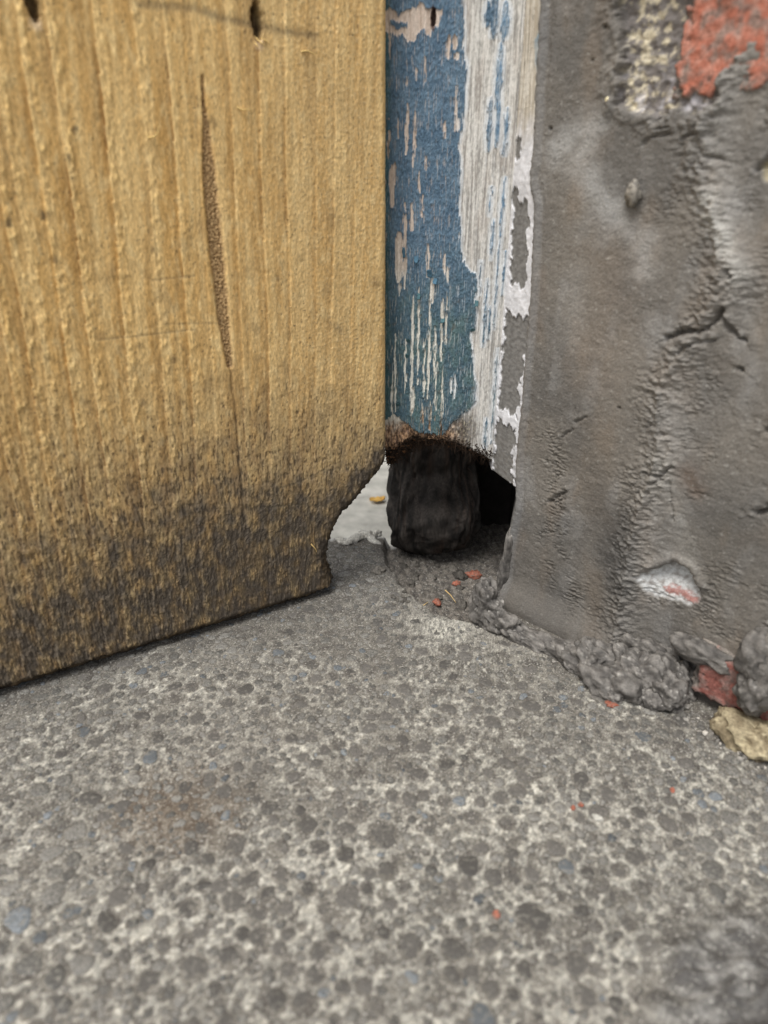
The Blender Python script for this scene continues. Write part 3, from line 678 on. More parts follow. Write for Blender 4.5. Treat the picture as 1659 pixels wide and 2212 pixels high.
# ================================================================== WALL
wall = empty('plastered_wall', tuple(WALL.o)); wall.location.z = 0
tag(wall, 'grey cement-plastered brick wall beside the blue post, trowel-torn with red brick showing', 'wall')
lb = np.array(WALL.poly([(1170, -30), (1168, 0), (1160, 130), (1156, 200), (1150, 330), (1142, 395), (1151, 440), (1148, 560), (1145, 640), (1140, 700), (1133, 790), (1126, 870), (1115, 950), (1109, 1010), (1110, 1060), (1108, 1100), (1098, 1140), (1093, 1190), (1089, 1230), (1086, 1300)]))
lb = lb[np.argsort(lb[:, 1])]
tw = np.concatenate([np.arange(-0.004, 0.335, 0.0005), np.linspace(0.335, 0.9, 20)])
w_hi_vis = 0.20
qc = np.concatenate([np.linspace(0, 1, 330), 1 + np.linspace(0, 1, 12)[1:] * 1.2])
wl_ = np.interp(tw, lb[:, 1], lb[:, 0]) + .0006 * fbm(tw * 1000 / 4, tw * 0, 3, 200)
Wg = wl_[:, None] + (w_hi_vis - wl_[:, None]) * qc[None, :]
Tg = np.repeat(tw[:, None], len(qc), 1)
s, t = Wg * 1000, Tg * 1000
def c6(x, y): return (1106 + x * .3516, y * .3516)
def c7(x, y): return (1106 + x * .4102, 734.5 + y * .4102)
WP = lambda f, pts: WALL.poly([f(*p) for p in pts])
Hw = .0026 * fbm(s / 70, t / 110, 2, 202) + .0004 * fbm(s / 6, t / 6, 3, 204)
# foot sweeps out to the slab
Hw += .008 * ss(.024, 0.0, Tg) ** 1.5
# ridge between two trowelled faces
ridge = WP(c6, [(1180, 1000), (1230, 1200), (1300, 1400), (1340, 1650), (1290, 1830), (1200, 2020), (1120, 2160)]) + WP(c7, [(830, 250), (810, 400), (825, 550), (800, 680), (730, 850), (690, 1000), (650, 1150)])
rw = np.interp(Tg, np.array(ridge)[::-1, 1], np.array(ridge)[::-1, 0])
dr = (Wg - rw) * 1000
rn = fbm(s / 3.6, t / 2.4, 4, 206)
Hw += .0036 * np.exp(-np.abs(dr + 3) / 7.0) * (1 + .3 * rn) - .0024 * ss(0, 12, dr) * (Tg < .3)
tearz = np.exp(-(np.minimum(np.abs(dr + 4), 60) / 9) ** 2)
tz2 = ss(0.45, .0, np.abs(fbm(s / 40, t / 50, 2, 208))) * .35
tear = 1 - np.abs(fbm(s / 5.0 + .6 * rn, t / 1.7, 3, 210)) * 3.2
tear = np.clip(tear, -.5, 1)
Hw += (.0014 * tearz + .0002 * tz2 * (s > 40)) * rn - .0006 * np.clip(tear, 0, 1) ** 3 * tearz
Hw += .0012 * tearz * fbm(s / 7, t / 7, 3, 212)
base = mix(lin((98, 95, 91)), lin((114, 109, 102)), ss(-.4, .4, fbm(s / 40, t / 60, 3, 214)))
base = mix(base, lin((120, 108, 95)), .45 * ss(0, .5, fbm(s / 22, t / 45, 3, 216)))
painted_sheen = fbm(s / 18, t / 50, 3, 218)
base = mix(base, lin((136, 135, 133)), .45 * ss(.1, .55, painted_sheen))  # trowel sheen painted into the plaster colour as paler streaks
base = mix(base, lin((146, 143, 138)), .55 * np.exp(-((dr - 2) / 10) ** 2) * (.5 + .5 * ss(-.2, .4, rn)))
edge = (Wg - wl_[:, None]) * 1000
base = mix(base, lin((124, 124, 124)), .5 * np.exp(-((edge - 3) / 3.5) ** 2))
Hw += .0005 * np.exp(-((edge - 2) / 2.2) ** 2) - .0005 * np.exp(-((edge - 6) / 1.4) ** 2) - .0016 * np.clip(1 - edge / 2.2, 0, 1) ** 2 * (1 + fbm(s / 2, t / 3, 3, 203))
for pts, wd, k, cl in (([c6(270, 920), c6(500, 760), c6(400, 1000), c6(560, 1230), c6(700, 1400), c6(800, 1500), c6(800, 1650)], 6, .5, (168, 168, 166)),
                       ([c6(400, 1700), c6(380, 2100)], 6, .25, (150, 150, 148)), ([c6(1180, 1230), c6(1300, 1450), c6(1380, 1700)], 4, .55, (176, 174, 168)),
                       ([(1345, 1120), (1330, 1190), (1330, 1260)], 10, .6, (66, 64, 62)), ([(1290, 950), (1280, 1100)], 12, .25, (104, 92, 78)), ([(1560, 640), (1540, 780)], 9, .4, (100, 92, 82)),
                       ([(1480, 1020), (1500, 1060)], 5, .55, (96, 78, 64)), ([(1580, 1150), (1560, 1250)], 16, .35, (80, 76, 70)), ([(1430, 1000), (1490, 1220)], 5, .25, (150, 148, 142)), ([(1320, 560), (1290, 800)], 16, .3, (118, 104, 90))):
    dd = seg_dist(Wg, Tg, WALL.poly(pts)) * 1000 + wd * .7 * fbm(s / 9, t / 9, 4, 220)
    base = mix(base, lin(cl), k * np.exp(-np.maximum(dd, 0) ** 2 / wd ** 2))
base = mix(base, lin((170, 168, 162)), .35 * ss(.3, .55, fbm(s / 2.2, t / 2.2, 3, 222)))
base = mix(base, lin((74, 70, 66)), .4 * ss(.3, .6, fbm(s / 4, t / 3, 4, 224)))
grain = fbm(s / 1.3, t / 1.1, 3, 221, .7) + .35 * RNG.normal(size=s.shape); base = base * (1 + .20 * grain)[..., None]
Hw += .00013 * grain + .00016 * fbm(s / 2.6, t / 2.0, 3, 219)
rip = 1 - np.abs(fbm(s / 4.5 + .8 * rn, t / 1.5, 3, 217)) * 3.0
ripz = np.clip(ss(25, 70, s) * ss(.0, .4, fbm(s / 22, t / 26, 3, 215)) + .85 * tearz * ss(-.1, .4, fbm(s / 9, t / 14, 3, 211)), 0, 1)
Hw -= .0008 * ripz * np.clip(rip, 0, 1) ** 2; Hw += .0007 * ripz * fbm(s / 2.6, t / 1.7, 3, 213)
def wound(pts, wd, dep, k=.8, wob=1.0):
    global base, Hw
    pp = WALL.poly(pts)
    ws = Wg + (.0011 * fbm(s / 3, t / 3, 3, 226) + .0005 * fbm(s / 1.2, t / 1.2, 2, 225)) * wob
    wt = Tg + (.0011 * fbm(s / 3.5, t / 2.5, 3, 227) + .0004 * fbm(s / 1.1, t / 1.1, 2, 223)) * wob
    dd = seg_dist(ws, wt, pp) * 1000
    wloc = wd * (.75 + .9 * fbm(s / 4, t / 4, 3, 228))
    m = np.exp(-(dd / np.maximum(wloc, .15)) ** 2)
    (x0, y0), (x1, y1) = pp[0], pp[-1]; sg = np.sign((x1 - x0) * (wt - y0) - (y1 - y0) * (ws - x0)) * (1 if x1 > x0 else -1)
    up = (sg > 0) * np.exp(-dd / (wd * 3.2)) * (.6 + fbm(s / 4, t / 4, 3, 229))
    Hw = Hw - dep * .8 * m + dep * .35 * up; base = mix(base, lin((76, 71, 66)), k * .5 * m)
    base = mix(base, lin((146, 143, 138)), .3 * up)
wound([c7(260, 512), c7(320, 470)], .9, .0018); wound([c7(340, 430), c7(400, 400)], 1.0, .0018)
wound([c7(190, 852), c7(235, 825), c7(280, 800)], 1.1, .003); wound([c7(150, 1018), c7(215, 1015)], .7, .0018)
cz = np.exp(-(seg_dist(Wg, Tg, WALL.poly([(1185, 950), (1205, 1060), (1190, 1160), (1205, 1250), (1240, 1310)])) * 1000 / 9) ** 2) * ss(-.3, .3, fbm(s / 10, t / 12, 3, 199))
ck = np.clip(1 - np.abs(fbm(s / 5.5 + .8 * fbm(s / 4, t / 4, 2, 198), t / 2.0, 3, 197)) * 5, 0, 1)
Hw -= .0016 * cz * ck ** 1.5; Hw += .0006 * cz * fbm(s / 3, t / 1.6, 3, 196); base = mix(base, lin((80, 76, 71)), .35 * cz * ck)
wound([c6(960, 2070), c6(1080, 2030), c6(1150, 2030), c6(1240, 1990), c6(1290, 1900)], 1.4, .0045); wound([c6(1040, 2160), c6(1120, 2100), c6(1240, 2090)], 1.2, .003)
wound([c6(1290, 1930), c6(1330, 2040), c6(1420, 2100)], 1.1, .0035); wound([c6(1330, 1660), c6(1350, 1700)], 1.3, .003)
wound([c6(800, 880), c6(860, 840), c6(960, 820)], .8, .0022); wound([c6(880, 790), c6(960, 785)], .7, .002); wound([c6(1040, 850), c6(1150, 820)], .8, .0022); wound([c6(1130, 950), c6(1300, 980)], .8, .0015)
wound([c6(870, 750), c6(940, 700)], 1.3, .004, .9); wound([c6(630, 640), c6(670, 590)], 1.2, .004, .9); wound([c6(660, 440), c6(690, 400)], 1.4, .005, 1)
wound([c7(560, 1400 - 90), c7(600, 1290)], .9, .002); wound([c7(1280, 920), c7(1348, 900)], 2.0, .005)
wound([c7(1330, 480), c7(1360, 470)], 1.5, .003); wound([c7(700, 690), c7(790, 710), c7(850, 660)], 1.0, .003); wound([c7(740, 750), c7(790, 730)], 1.1, .0025); wound([c7(1180, 150), c7(1200, 165)], 1.4, .003)
wound([c7(830, 730), c7(840, 960)], .6, .0014, .3); wound([c6(1490, 1040), c6(1560, 970)], 1.2, .003, .9)
for (u, v, r) in ((1309, 58, .8), (1190, 278, .8), (1340, 880, .7), (1280, 130, .5)):
    a = WALL.st(u, v); dd = np.hypot(Wg - a[0], Tg - a[1]) * 1000; m = np.exp(-(dd / r) ** 2); Hw -= .0018 * m; base = mix(base, lin((48, 44, 40)), .9 * m)
# raised layer edge left of the ridge, low down
# exposed masonry
exp_poly = WP(c6, [(655, -120), (650, 0), (665, 250), (690, 380), (650, 480), (640, 620), (720, 690), (860, 720), (960, 700), (1150, 690), (1250, 640), (1250, 490), (1370, 430), (1420, 270), (1520, 200), (1640, 120), (1700, -120)])
ex = sdf(Wg + .0060 * fbm(s / 9, t / 9, 5, 230, .6), Tg + .0060 * fbm(s / 9, t / 9, 5, 231, .6), exp_poly)
em = ss(-.0005, .0022, ex)
Hw += .0012 * np.exp(-((ex * 1000 + 3) / 4) ** 2) * (1 + fbm(s / 4, t / 4, 3, 232))
mort = mix(lin((108, 103, 100)), lin((190, 180, 156)), ss(-.05, .3, fbm(s / 4.2, t / 4.2, 5, 233, .62) + .25 * ss(.012, 0, np.abs(Wg - WALL.st(*c6(820, 150))[0])) - .12))
mort = mix(mort, lin((196, 194, 200)), .6 * ss(.02, .0, np.abs(Tg - WALL.st(*c6(950, 600))[1])) * ss(0, .4, fbm(s / 6, t / 6, 3, 234)))
mort = mix(mort, lin((78, 74, 72)), .6 * ss(.15, .45, fbm(s / 3.6, t / 4.4, 4, 235, .6)))
base = mix(base, mort, em)
Hw += em * (-.0034 - Hw * .6) + em * .0014 * fbm(s / 3.4, t / 3.4, 4, 236)
base = mix(base, lin((56, 52, 48)), .55 * np.exp(-((ex * 1000 - .8) / 1.3) ** 2) * ss(-.1, .3, fbm(s / 8, t / 8, 3, 237)))
# pit with brick at the right margin
ex2 = sdf(Wg + .002 * fbm(s / 4, t / 4, 3, 238), Tg, WP(c6, [(1500, 1020), (1600, 930), (1800, 900), (1800, 1180), (1600, 1150), (1530, 1110)]))
m2 = ss(-.0005, .002, ex2); Hw -= .0035 * m2; base = mix(base, lin((196, 184, 150)), .8 * m2)
# white and red chip low down
chip = WP(c7, [(640, 1240), (740, 1212), (850, 1175), (925, 1220), (950, 1285), (985, 1380), (940, 1420), (800, 1385), (690, 1350)])
cs = sdf(Wg + .0012 * fbm(s / 3, t / 3, 3, 240), Tg + .0012 * fbm(s / 3, t / 3, 3, 241), chip)
m3 = ss(-.0004, .0018, cs); ctop = WALL.st(*c7(800, 1195))[1]
Hw += -m3 * .0055 * ss(-.016, -.001, Tg - ctop) - m3 * .001 + .0022 * np.exp(-((cs * 1000 + 2) / 2.5) ** 2) * (Tg > ctop - .004)
wc = mix(lin((196, 197, 196)), lin((150, 146, 142)), ss(-.2, .4, fbm(s / 2.5, t / 2, 4, 242)))
redm = ss(.0032, .0006, seg_dist(Wg, Tg, WP(c7, [(800, 1330), (870, 1350), (945, 1390)])) + .003 * fbm(s / 2, t / 1.5, 3, 243))
base = mix(base, mix(wc, lin((158, 92, 80)), .75 * redm), m3)
# layered foot at the right: plaster ends in a lip, brick below
lip = WP(c7, [(880, 1680), (960, 1715), (1060, 1730), (1170, 1720), (1260, 1760), (1420, 1800), (1700, 1900)])
lt = np.interp(Wg, np.array(lip)[:, 0], np.array(lip)[:, 1]) + .0008 * fbm(s / 6, t * 0, 3, 244)
under = ss(.0012, -.0006, Tg - lt) * ss(lip[0][0] - .004, lip[0][0] + .002, Wg)
Hw += .004 * np.exp(-np.maximum(Tg - lt, 0) / .006) * (1 - under) * ss(lip[0][0] - .006, lip[0][0] + .004, Wg) - under * .006
base = mix(base, lin((92, 86, 80)), under * .8)
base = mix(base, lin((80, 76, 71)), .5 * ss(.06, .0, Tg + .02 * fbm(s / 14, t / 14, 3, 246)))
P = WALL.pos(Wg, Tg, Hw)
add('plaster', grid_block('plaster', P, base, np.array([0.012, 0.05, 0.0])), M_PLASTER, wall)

# bricks behind the broken plaster
def brick(pts, h0, thick, seed, c0, c1, smear, step=.0008, tilt=0.0):
    pp = np.array(WALL.poly(pts)) if not isinstance(pts, np.ndarray) else pts
    lo, hi = pp.min(0), pp.max(0)
    a = np.arange(lo[0], hi[0], step); b = np.arange(lo[1], hi[1], step); A, Bq = np.meshgrid(a, b)
    d = np.minimum(np.minimum(A - lo[0], hi[0] - A), np.minimum(Bq - lo[1], hi[1] - Bq)) * 1000
    x, y = A * 1000, Bq * 1000
    h = h0 + .0012 * fbm(x / 6, y / 6, 4, seed) + tilt * (Bq - lo[1]) - .0055 * ss(5, 0, d + 8 * fbm(x / 5, y / 5, 4, seed + 7)) - .002 * np.clip(1 - d / 3.5, 0, 1) ** 2
    c = mix(lin(c0), lin(c1), ss(-.3, .4, fbm(x / 4, y / 4, 4, seed + 2)))
    c = mix(c, lin((128, 121, 114)), np.clip(smear * ss(-.05, .25, fbm(x / 6, y / 6, 5, seed + 3)) + ss(6, 1, d + 8 * fbm(x / 5, y / 5, 4, seed + 7)), 0, 1))
    c = mix(c, lin((84, 76, 72)), .7 * ss(.2, .5, fbm(x / 5, y / 7, 4, seed + 4)))
    add('brick', grid_block('brick', WALL.pos(A, Bq, h), c, -WALL.n * thick), M_BRICK, wall)
a0 = WALL.st(*c6(925, 640)); 
brick(np.array([[a0[0], a0[1]], [a0[0] + .11, a0[1] + .072]]), -.0010, .03, 250, (164, 102, 84), (174, 124, 108), .7)
b0 = WALL.st(*c6(1530, 1120)); brick(np.array([[b0[0], b0[1] + .003], [b0[0] + .07, b0[1] + .03]]), -.0035, .03, 260, (140, 74, 60), (160, 96, 80), .4)
f0 = WALL.st(*c7(960, 1900)); f1 = WALL.st(*c7(1330, 1770))
brick(np.array([[f0[0] - .004, .0035], [f0[0] + .10, f1[1] + .004]]), .0045, .03, 270, (124, 78, 70), (140, 96, 88), .5)

# ---- mortar lumps squeezed out along the foot
def ico(sub):
    import bmesh
    bm = bmesh.new(); bmesh.ops.create_icosphere(bm, subdivisions=sub, radius=1.0)
    V = np.array([v.co[:] for v in bm.verts]); F = np.array([[v.index for v in f.verts] for f in bm.faces]); bm.free(); return V, F
ICO4, ICO5, ICO3, ICO2, ICO1 = ico(4), ico(5), ico(3), ico(2), ico(1)
def noise3(P, sc, o, seed):
    a = fbm(P[:, 0] / sc + 3.3 * P[:, 2] / sc * .31, P[:, 1] / sc - .27 * P[:, 2] / sc, o, seed)
    b = fbm(P[:, 1] / sc, P[:, 2] / sc + .2 * P[:, 0] / sc, o, seed + 9); c = fbm(P[:, 2] / sc + .15 * P[:, 1] / sc, P[:, 0] / sc, o, seed + 17)
    return (a + b + c) / 1.7
def lump_mesh(name, c, r, seed, rot=0, rough=.25, sub=ICO4, cols=((70, 67, 64), (116, 112, 107)), flat=None, tilt=0):
    V, F = sub; V = V.copy(); r = np.array(r)
    Pw = V * r * 1000 + np.array([seed * 13.0, seed * 7.0, 0]); mr = float(np.mean(r))
    n1 = noise3(Pw, mr * 1000 * .9, 2, seed); n2 = noise3(Pw, mr * 1000 * .35, 4, seed + 3)
    rid = 1 - np.abs(noise3(Pw, mr * 1000 * .55, 4, seed + 6)) * 3
    g_ = noise3(Pw, 1.1, 3, seed + 8)
    V = V * (1 + rough * n1 + rough * .5 * n2 + rough * .32 * rid)[:, None] * r + V * (.00035 * g_ * min(1, mr / .006))[:, None]
    if flat is not None: V[:, 2] = np.maximum(V[:, 2], flat - c[2] - .001)
    ca, sa = math.cos(tilt), math.sin(tilt); V = np.stack([V[:, 0] * ca - V[:, 2] * sa, V[:, 1], V[:, 0] * sa + V[:, 2] * ca], -1)
    c_, s_ = math.cos(rot), math.sin(rot)
    V = np.stack([V[:, 0] * c_ - V[:, 1] * s_, V[:, 0] * s_ + V[:, 1] * c_, V[:, 2]], -1) + np.array(c)
    col = mix(lin(cols[0]), lin(cols[1]), ss(-.35, .45, n2 + .4 * n1)); sp = noise3(Pw, 1.3, 2, seed + 5)
    col = mix(col, lin((190, 186, 178)), .4 * ss(.3, .6, sp))
    col = col * (1 + .14 * np.random.default_rng(seed).normal(size=len(V)) + .18 * g_)[:, None]
    return mesh_np(name, V, tris=F, col=col)
wang = math.atan2(WALL.d[1], WALL.d[0])
# (u, v of the lump's foot on the slab, radii along wall / out of wall / up)
lumps = [((1034, 1352), (.0085, .0075, .0175)), ((1062, 1366), (.010, .0065, .0100)), ((1092, 1376), (.013, .006, .0075)), ((1128, 1391), (.014, .0055, .0062)), ((1168, 1407), (.014, .006, .0066)), ((1208, 1428), (.013, .007, .0075)),
         ((1250, 1455), (.012, .010, .0125)), ((1283, 1488), (.012, .009, .010)), ((1330, 1506), (.011, .010, .010)), ((1372, 1496), (.013, .008, .016)), ((1418, 1528), (.010, .0095, .0125)), ((1446, 1500), (.009, .007, .014)),
         ((1335, 1462), (.013, .007, .013)), ((1290, 1446), (.014, .006, .010)), ((1462, 1478), (.010, .006, .012)), ((1410, 1470), (.012, .008, .014)), ((1395, 1530), (.006, .006, .006)), ((1310, 1512), (.005, .005, .005)), ((1225, 1447), (.006, .005, .004)), ((1440, 1532), (.005, .005, .006))]
for k, ((u, v), r) in enumerate(lumps):
    r = (r[0] * 1.05, r[1] * .92, r[2] * (.84 if k > 1 else 1)); p = hit_z(u, v); c = p - np.array([WALL.n[0], WALL.n[1], 0]) * r[1] * .75; c[2] = r[2] * .45
    if k == 0: c[2] = .012
    add('mortar_lump', lump_mesh('mortar_lump', c, r, 300 + k, wang, .5, ICO5 if r[2] > .009 else ICO4), M_LUMP, wall)
for k, (u, v, h, r) in enumerate(((1096, 1195, -.003, (.003, .006, .016)), (1088, 1250, -.002, (.004, .007, .018)), (1058, 1325, .003, (.011, .009, .017)), (1100, 1345, .002, (.013, .006, .012)), (1150, 1362, .002, (.014, .005, .009)))):
    a = WALL.st(u, v); c = WALL.pos(np.array(a[0]), np.array(a[1]), np.array(h))
    add('mortar_lump', lump_mesh('mortar_lump', c, r, 380 + k, wang, .2, ICO4), M_LUMP, wall)
# big lumps hanging over the brick at the right
for k, (u, v, h, r) in enumerate(((1650, 1410, .005, (.009, .008, .014)), (1645, 1478, .008, (.008, .007, .011)), (1690, 1450, .004, (.012, .009, .02)), (1520, 1405, .002, (.016, .005, .006)), (1400, 1402, .001, (.014, .004, .006)), (1440, 1440, .005, (.009, .007, .009)))):
    a = WALL.st(u, v); c = WALL.pos(np.array(a[0]), np.array(a[1]), np.array(h))
    add('mortar_lump', lump_mesh('mortar_lump', c, r, 330 + k, wang, .36, ICO4), M_LUMP, wall)
# crumbs of mortar and sand caught along the foot
cV, cF, cC, co_ = [], [], [], 0
for k in range(520):
    f = RNG.uniform(0, 1) ** .8; w_ = -.006 + f * .175; out = abs(RNG.normal(0, .007)) + (.010 + .006 * math.sin(f * 9)); rr_ = float(np.clip(RNG.lognormal(math.log(.0006), .55), .0003, .0026))
    q0 = WALL.pos(np.array(w_), np.array(0.0), np.array(out)); Vv, Ff = ICO1
    Vv = Vv * (1 + RNG.uniform(-.35, .35, (len(Vv), 1))) * rr_ * RNG.uniform(.7, 1.2, 3)
    cV.append(Vv + q0 + [0, 0, rr_ * .4]); cF.append(Ff + co_); co_ += len(Vv); g = RNG.uniform(66, 150) if RNG.random() < .93 else 185
    cC.append(np.tile(lin((g, g * .97, g * .92)), (len(Vv), 1)))
cr = add('mortar_crumbs', mesh_np('mortar_crumbs', np.concatenate(cV), tris=np.concatenate(cF), col=np.concatenate(cC), smooth=False), M_LUMP, wall); cr['kind'] = 'stuff'
# small square nub of mortar stuck on the plaster
a = WALL.st(1371, 418); c = WALL.pos(np.array(a[0]), np.array(a[1]), np.array(.0012))
add('mortar_nub', lump_mesh('mortar_nub', c, (.0032, .0024, .0044), 355, wang, .75, ICO3, ((92, 88, 82), (140, 134, 124))), M_LUMP, wall)
a = WALL.st(1314, 215); c = WALL.pos(np.array(a[0]), np.array(a[1]), np.array(.0005))
add('mortar_nub', lump_mesh('mortar_nub', c, (.0011, .0011, .0010), 352, wang, .3, ICO2, ((226, 212, 170), (236, 226, 190))), M_STONE, wall)
# masonry behind the plaster, shutting the cavity behind the post
box('masonry', (0.098, 0.44, -0.03), (0.55, 0.80, 0.9), M_DARKWALL, wall)
box('masonry', (0.016, 0.492, -0.03), (0.0975, 0.80, 0.9), M_DARKWALL, wall)

# ---- putty strip between post and plaster
zt = np.concatenate([np.arange(float(arch[-1, 1]) + .0015, .315, .0006), np.linspace(.315, .9, 12)])
wl2 = np.interp(zt, lb[:, 1], lb[:, 0])
A0 = POST.pos(np.full(len(zt), pr_s - .0012), zt, np.full(len(zt), -.0008))
A1 = WALL.pos(wl2 + .0018, zt, np.full(len(zt), -.0022))
qk = np.linspace(0, 1, 56)
Pp = A0[:, None, :] * (1 - qk)[None, :, None] + A1[:, None, :] * qk[None, :, None]
nrm = POST.n + WALL.n; nrm = nrm / np.linalg.norm(nrm)
Qk, Zk = np.meshgrid(qk, zt); dk = Qk * 16; tk = Zk * 1000
zv = lambda v: POST.st(1120, v)[1]
def blob(v0, v1, q0, q1, q0b=None, q1b=None):
    z0, z1 = zv(v1), zv(v0); f = np.clip((Zk - z0) / (z1 - z0), 0, 1)
    ql = (q0b if q0b is not None else q0) * (1 - f) + q0 * f; qh = (q1b if q1b is not None else q1) * (1 - f) + q1 * f
    wob = .22 * fbm(dk / 4, tk / 6, 4, 402, .6)
    return np.minimum(np.minimum(Qk - ql + wob, qh - Qk + wob) * .016, np.minimum(Zk - z0, z1 - Zk) + .005 * fbm(dk / 3, tk * 0 + 2, 4, 403))
gz = np.maximum.reduce([blob(303, 340, -.1, .28), blob(410, 440, .02, .3), blob(430, 612, .1, .68, .2, .68), blob(672, 880, .1, .88, .08, .75), blob(905, 1040, .05, .8)])
gmask = ss(-.0003, .0004, gz)
white = mix(lin((206, 206, 209)), lin((232, 232, 236)), ss(-.3, .4, fbm(dk / 3, tk / 4, 4, 404)))
upper = ss(zv(330), zv(230), Zk + .006 * fbm(dk / 4, tk / 8, 2, 405))
upc = mix(lin((178, 168, 152)), lin((214, 208, 196)), ss(-.3, .3, fbm(dk / 1.2, tk / 22, 4, 406)))
upc = mix(upc, lin((84, 74, 64)), .7 * ss(.15, .5, fbm(dk / 1.0, tk / 9, 3, 407)))
upc = mix(upc, lin((96, 140, 168)), .8 * ss(.55, .8, Qk + .3 * fbm(dk / 3, tk / 9, 3, 408)) * ss(zv(230), zv(60), Zk) * ss(-.1, .2, fbm(dk / 4, tk / 12, 2, 409)))
c = mix(white, upc, upper)
c = mix(c, mix(lin((112, 110, 107)), lin((132, 130, 127)), ss(-.3, .3, fbm(dk / 2, tk / 2, 3, 410))), gmask * (1 - upper * .5))
c = mix(c, lin((120, 116, 110)), .55 * ss(zv(880), zv(980), Zk) * ss(-.3, .3, fbm(dk / 2, tk / 3, 3, 411)))
c = mix(c, lin((60, 54, 48)), .8 * ss(.93, 1.0, Qk) * ss(-.3, .2, fbm(dk, tk / 12, 2, 412)))
hk = .0012 * np.sin(np.pi * Qk) - .0011 * gmask + .0003 * fbm(dk / 2, tk / 2, 3, 413) + .0003 * upper * fbm(dk / 1, tk / 20, 3, 414)
Pp = Pp + hk[..., None] * nrm
strip_o = add('putty_strip', grid_block('putty_strip', Pp, c, (0, .012, 0)), M_PUTTY, post)
strip_o['label'] = 'cracked white putty strip with grey bare patches'

# ================================================================== LOOSE THINGS
def ground_h(x, y):
    h = slab_fields(np.array([x]), np.array([y]))[0]; return float(h[0])
def loose(name, u, v, r, seed, mat, label, cat, group=None, z=None, sub=ICO3, rough=.8, rot=None, dz=0.0):
    p = hit_z(u, v)
    for _ in range(3):
        zz = ground_h(p[0], p[1]) if z is None else z
        p = hit_z(u, v, zz)
    o_c = np.array([p[0], p[1], zz + r[2] * .6 + dz])
    m = lump_mesh(name, (0, 0, 0), r, seed, rot if rot is not None else seed * 1.7, rough, sub)
    if mat is not None: m.materials.append(mat)
    o = bpy.data.objects.new(name, m); COL.objects.link(o); o.location = o_c
    tag(o, label, cat, group); return o
loose('stone', 1640, 1606, (.018, .012, .010), 501, M_STONE, 'cream weathered stone wedged under the foot of the plastered wall', 'stone', sub=ICO5, rot=wang, rough=.5, dz=-.003)
for m in bpy.data.meshes:
    if m.name.startswith('stone'):
        a = m.color_attributes['tint']; n_ = len(a.data); buf = np.empty(n_ * 4); a.data.foreach_get('color', buf); buf = buf.reshape(-1, 4)
        k = (buf[:, 0] - buf[:, 0].min()) / (buf[:, 0].ptp() if hasattr(buf[:, 0], 'ptp') else np.ptp(buf[:, 0]))
        buf[:, :3] = mix(lin((96, 84, 66)), lin((196, 184, 152)), k); a.data.foreach_set('color', buf.ravel())
loose('brick_chip', 1320, 1523, (.0030, .0018, .0009), 510, M_CHIP, 'flat orange brick chip lying beside the mortar lumps', 'brick chip')
loose('brick_chip', 1347, 1502, (.0030, .0024, .0014), 511, M_CHIP, 'dull pinkish brick chip tucked under the mortar lumps', 'brick chip')
loose('brick_chip', 1024, 1246, (.0050, .0030, .0024), 512, M_CHIP, 'large orange brick fragment inside the hole under the post', 'brick chip', rough=.9, sub=ICO3)
loose('brick_chip', 945, 1303, (.0036, .0022, .0014), 513, M_CHIP, 'orange brick crumb on the broken slab edge by the hole', 'brick chip')
loose('brick_chip', 985, 1262, (.0028, .0018, .0014), 514, M_CHIP, 'small red brick crumb among the rubble in the hole', 'brick chip')
loose('brick_chip', 1072, 1977, (.0014, .0012, .0009), 515, M_CHIP, 'orange brick crumb next to the large round pebble', 'brick chip')
for k, (u, v) in enumerate(((1238, 1747), (1254, 1740), (1452, 1708))):
    loose('brick_chip', u, v, (.0010, .0009, .0007), 520 + k, M_CHIP, 'tiny orange brick crumb on the open slab', 'brick chip', 'brick crumbs on the open slab')
loose('brick_chip', 1245, 1452 - 20, (.0024, .0012, .0008), 526, M_CHIP, 'thin dark red brick sliver against the wall foot', 'brick chip')
loose('mortar_chip', 1290, 1768, (.0018, .0013, .0010), 530, M_WHITECHIP, 'white mortar chip on the open slab', 'mortar chip')
for k, (u, v, r) in enumerate(((768, 1166, (.0060, .003, .0022)), (795, 1160, (.0075, .0035, .0028)), (812, 1156, (.005, .003, .0022)), (742, 1172, (.005, .0025, .002)))):
    loose('mortar_chip', u, v, r, 540 + k, M_WHITECHIP, 'white mortar chip on the far edge of the slab', 'mortar chip', 'white chips along the slab edge', z=0.0, rough=.9, sub=ICO3, dz=-.0008)
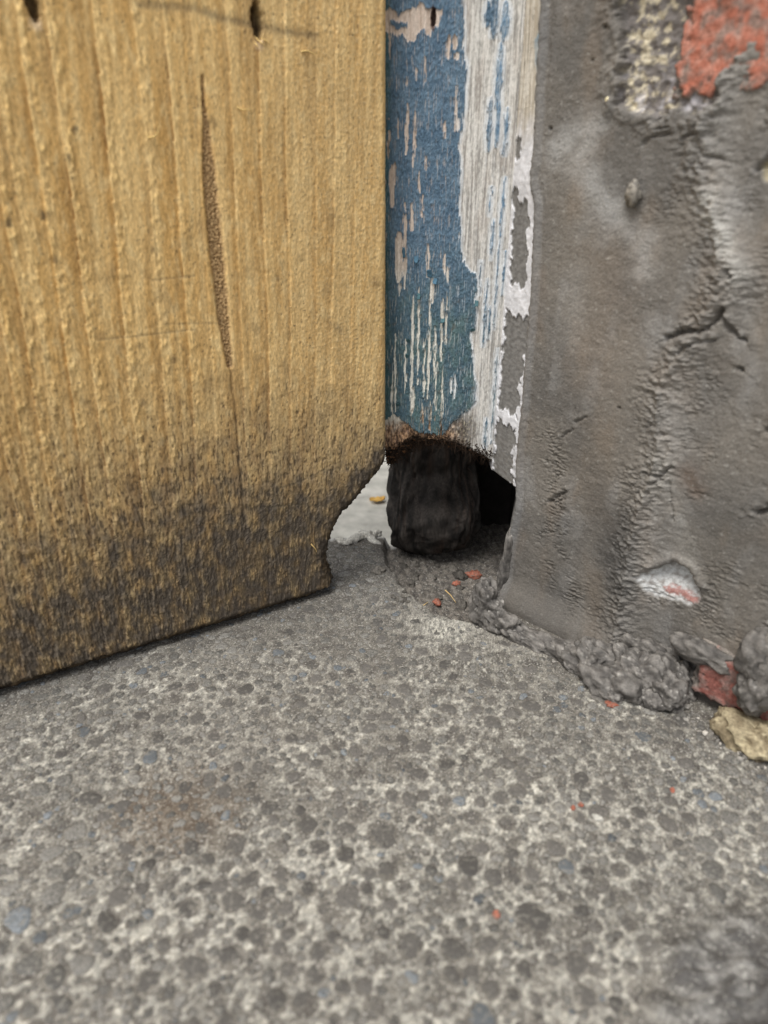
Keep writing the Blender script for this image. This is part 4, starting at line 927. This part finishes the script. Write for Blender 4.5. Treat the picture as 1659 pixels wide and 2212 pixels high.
for k in range(26):
    u, v = [(905, 1190), (890, 1215), (940, 1230), (960, 1270), (900, 1240), (925, 1265), (985, 1240), (1000, 1290), (960, 1205), (870, 1225), (1040, 1300), (1010, 1320)][k % 12]
    u += RNG.normal(0, 22); v += RNG.normal(0, 14); k_r = RNG.uniform(.0010, .0036)
    loose('rubble_piece', u, v, (k_r * RNG.uniform(.9, 1.5), k_r, k_r * .75), 560 + k, M_GREYCHIP, 'grey crumb of rubble in the hollow under the post', 'rubble', 'rubble in the hollow under the post', rough=.95, sub=ICO3, dz=-k_r * .35)
for k in range(14):
    u, v = 870 + RNG.normal(0, 14), 1296 + RNG.normal(0, 9); k_r = RNG.uniform(.0005, .0013)
    loose('grit_grain', u, v, (k_r * 1.3, k_r, k_r * .8), 620 + k, M_GREYCHIP, 'dark grain of grit on the lip of the broken slab', 'grit', 'grit on the broken slab lip', rough=.4)
# dry leaf on the pavement beyond
p = hit_z(815, 1083, -.0325); n1, n2 = 13, 7
f1, f2 = np.meshgrid(np.linspace(-1, 1, n1), np.linspace(-1, 1, n2))
wv = np.sqrt(np.clip(1 - f1 ** 2, 0.02, 1)) * .0042
PL = np.stack([f1 * .0072, f2 * wv, .0008 + .0028 * np.abs(f2) ** 1.5 + .0015 * f1 ** 2 + .0004 * np.sin(f1 * 9)], -1)
m = grid_block('dry_leaf', PL, None, (0, 0, -.0006)); m.materials.append(M_LEAF)
lf = bpy.data.objects.new('dry_leaf', m); COL.objects.link(lf); lf.location = (p[0], p[1], -.0335); lf.rotation_euler = (0, 0, .2)
tag(lf, 'dry yellow-tan leaf on the pale pavement beyond the gate', 'leaf')
# a bit of straw in the hollow
for (u0, v0, u1, v1) in ((962, 1275, 985, 1302), (905, 1320, 925, 1300)):
    a, b = hit_z(u0, v0, -.004), hit_z(u1, v1, -.001)
    o = add('straw', tube_mesh('straw', [[a, (a + b) / 2 + [0, 0, .001], b]], .0004), M_SPLINTER)
    tag(o, 'thin pale straw lying in the hollow under the post', 'straw', 'straws in the hollow under the post')
print('tris', sum(len(o.data.loops) - 2 * len(o.data.polygons) for o in bpy.data.objects if o.type == 'MESH'), 'objects', len(bpy.data.objects))
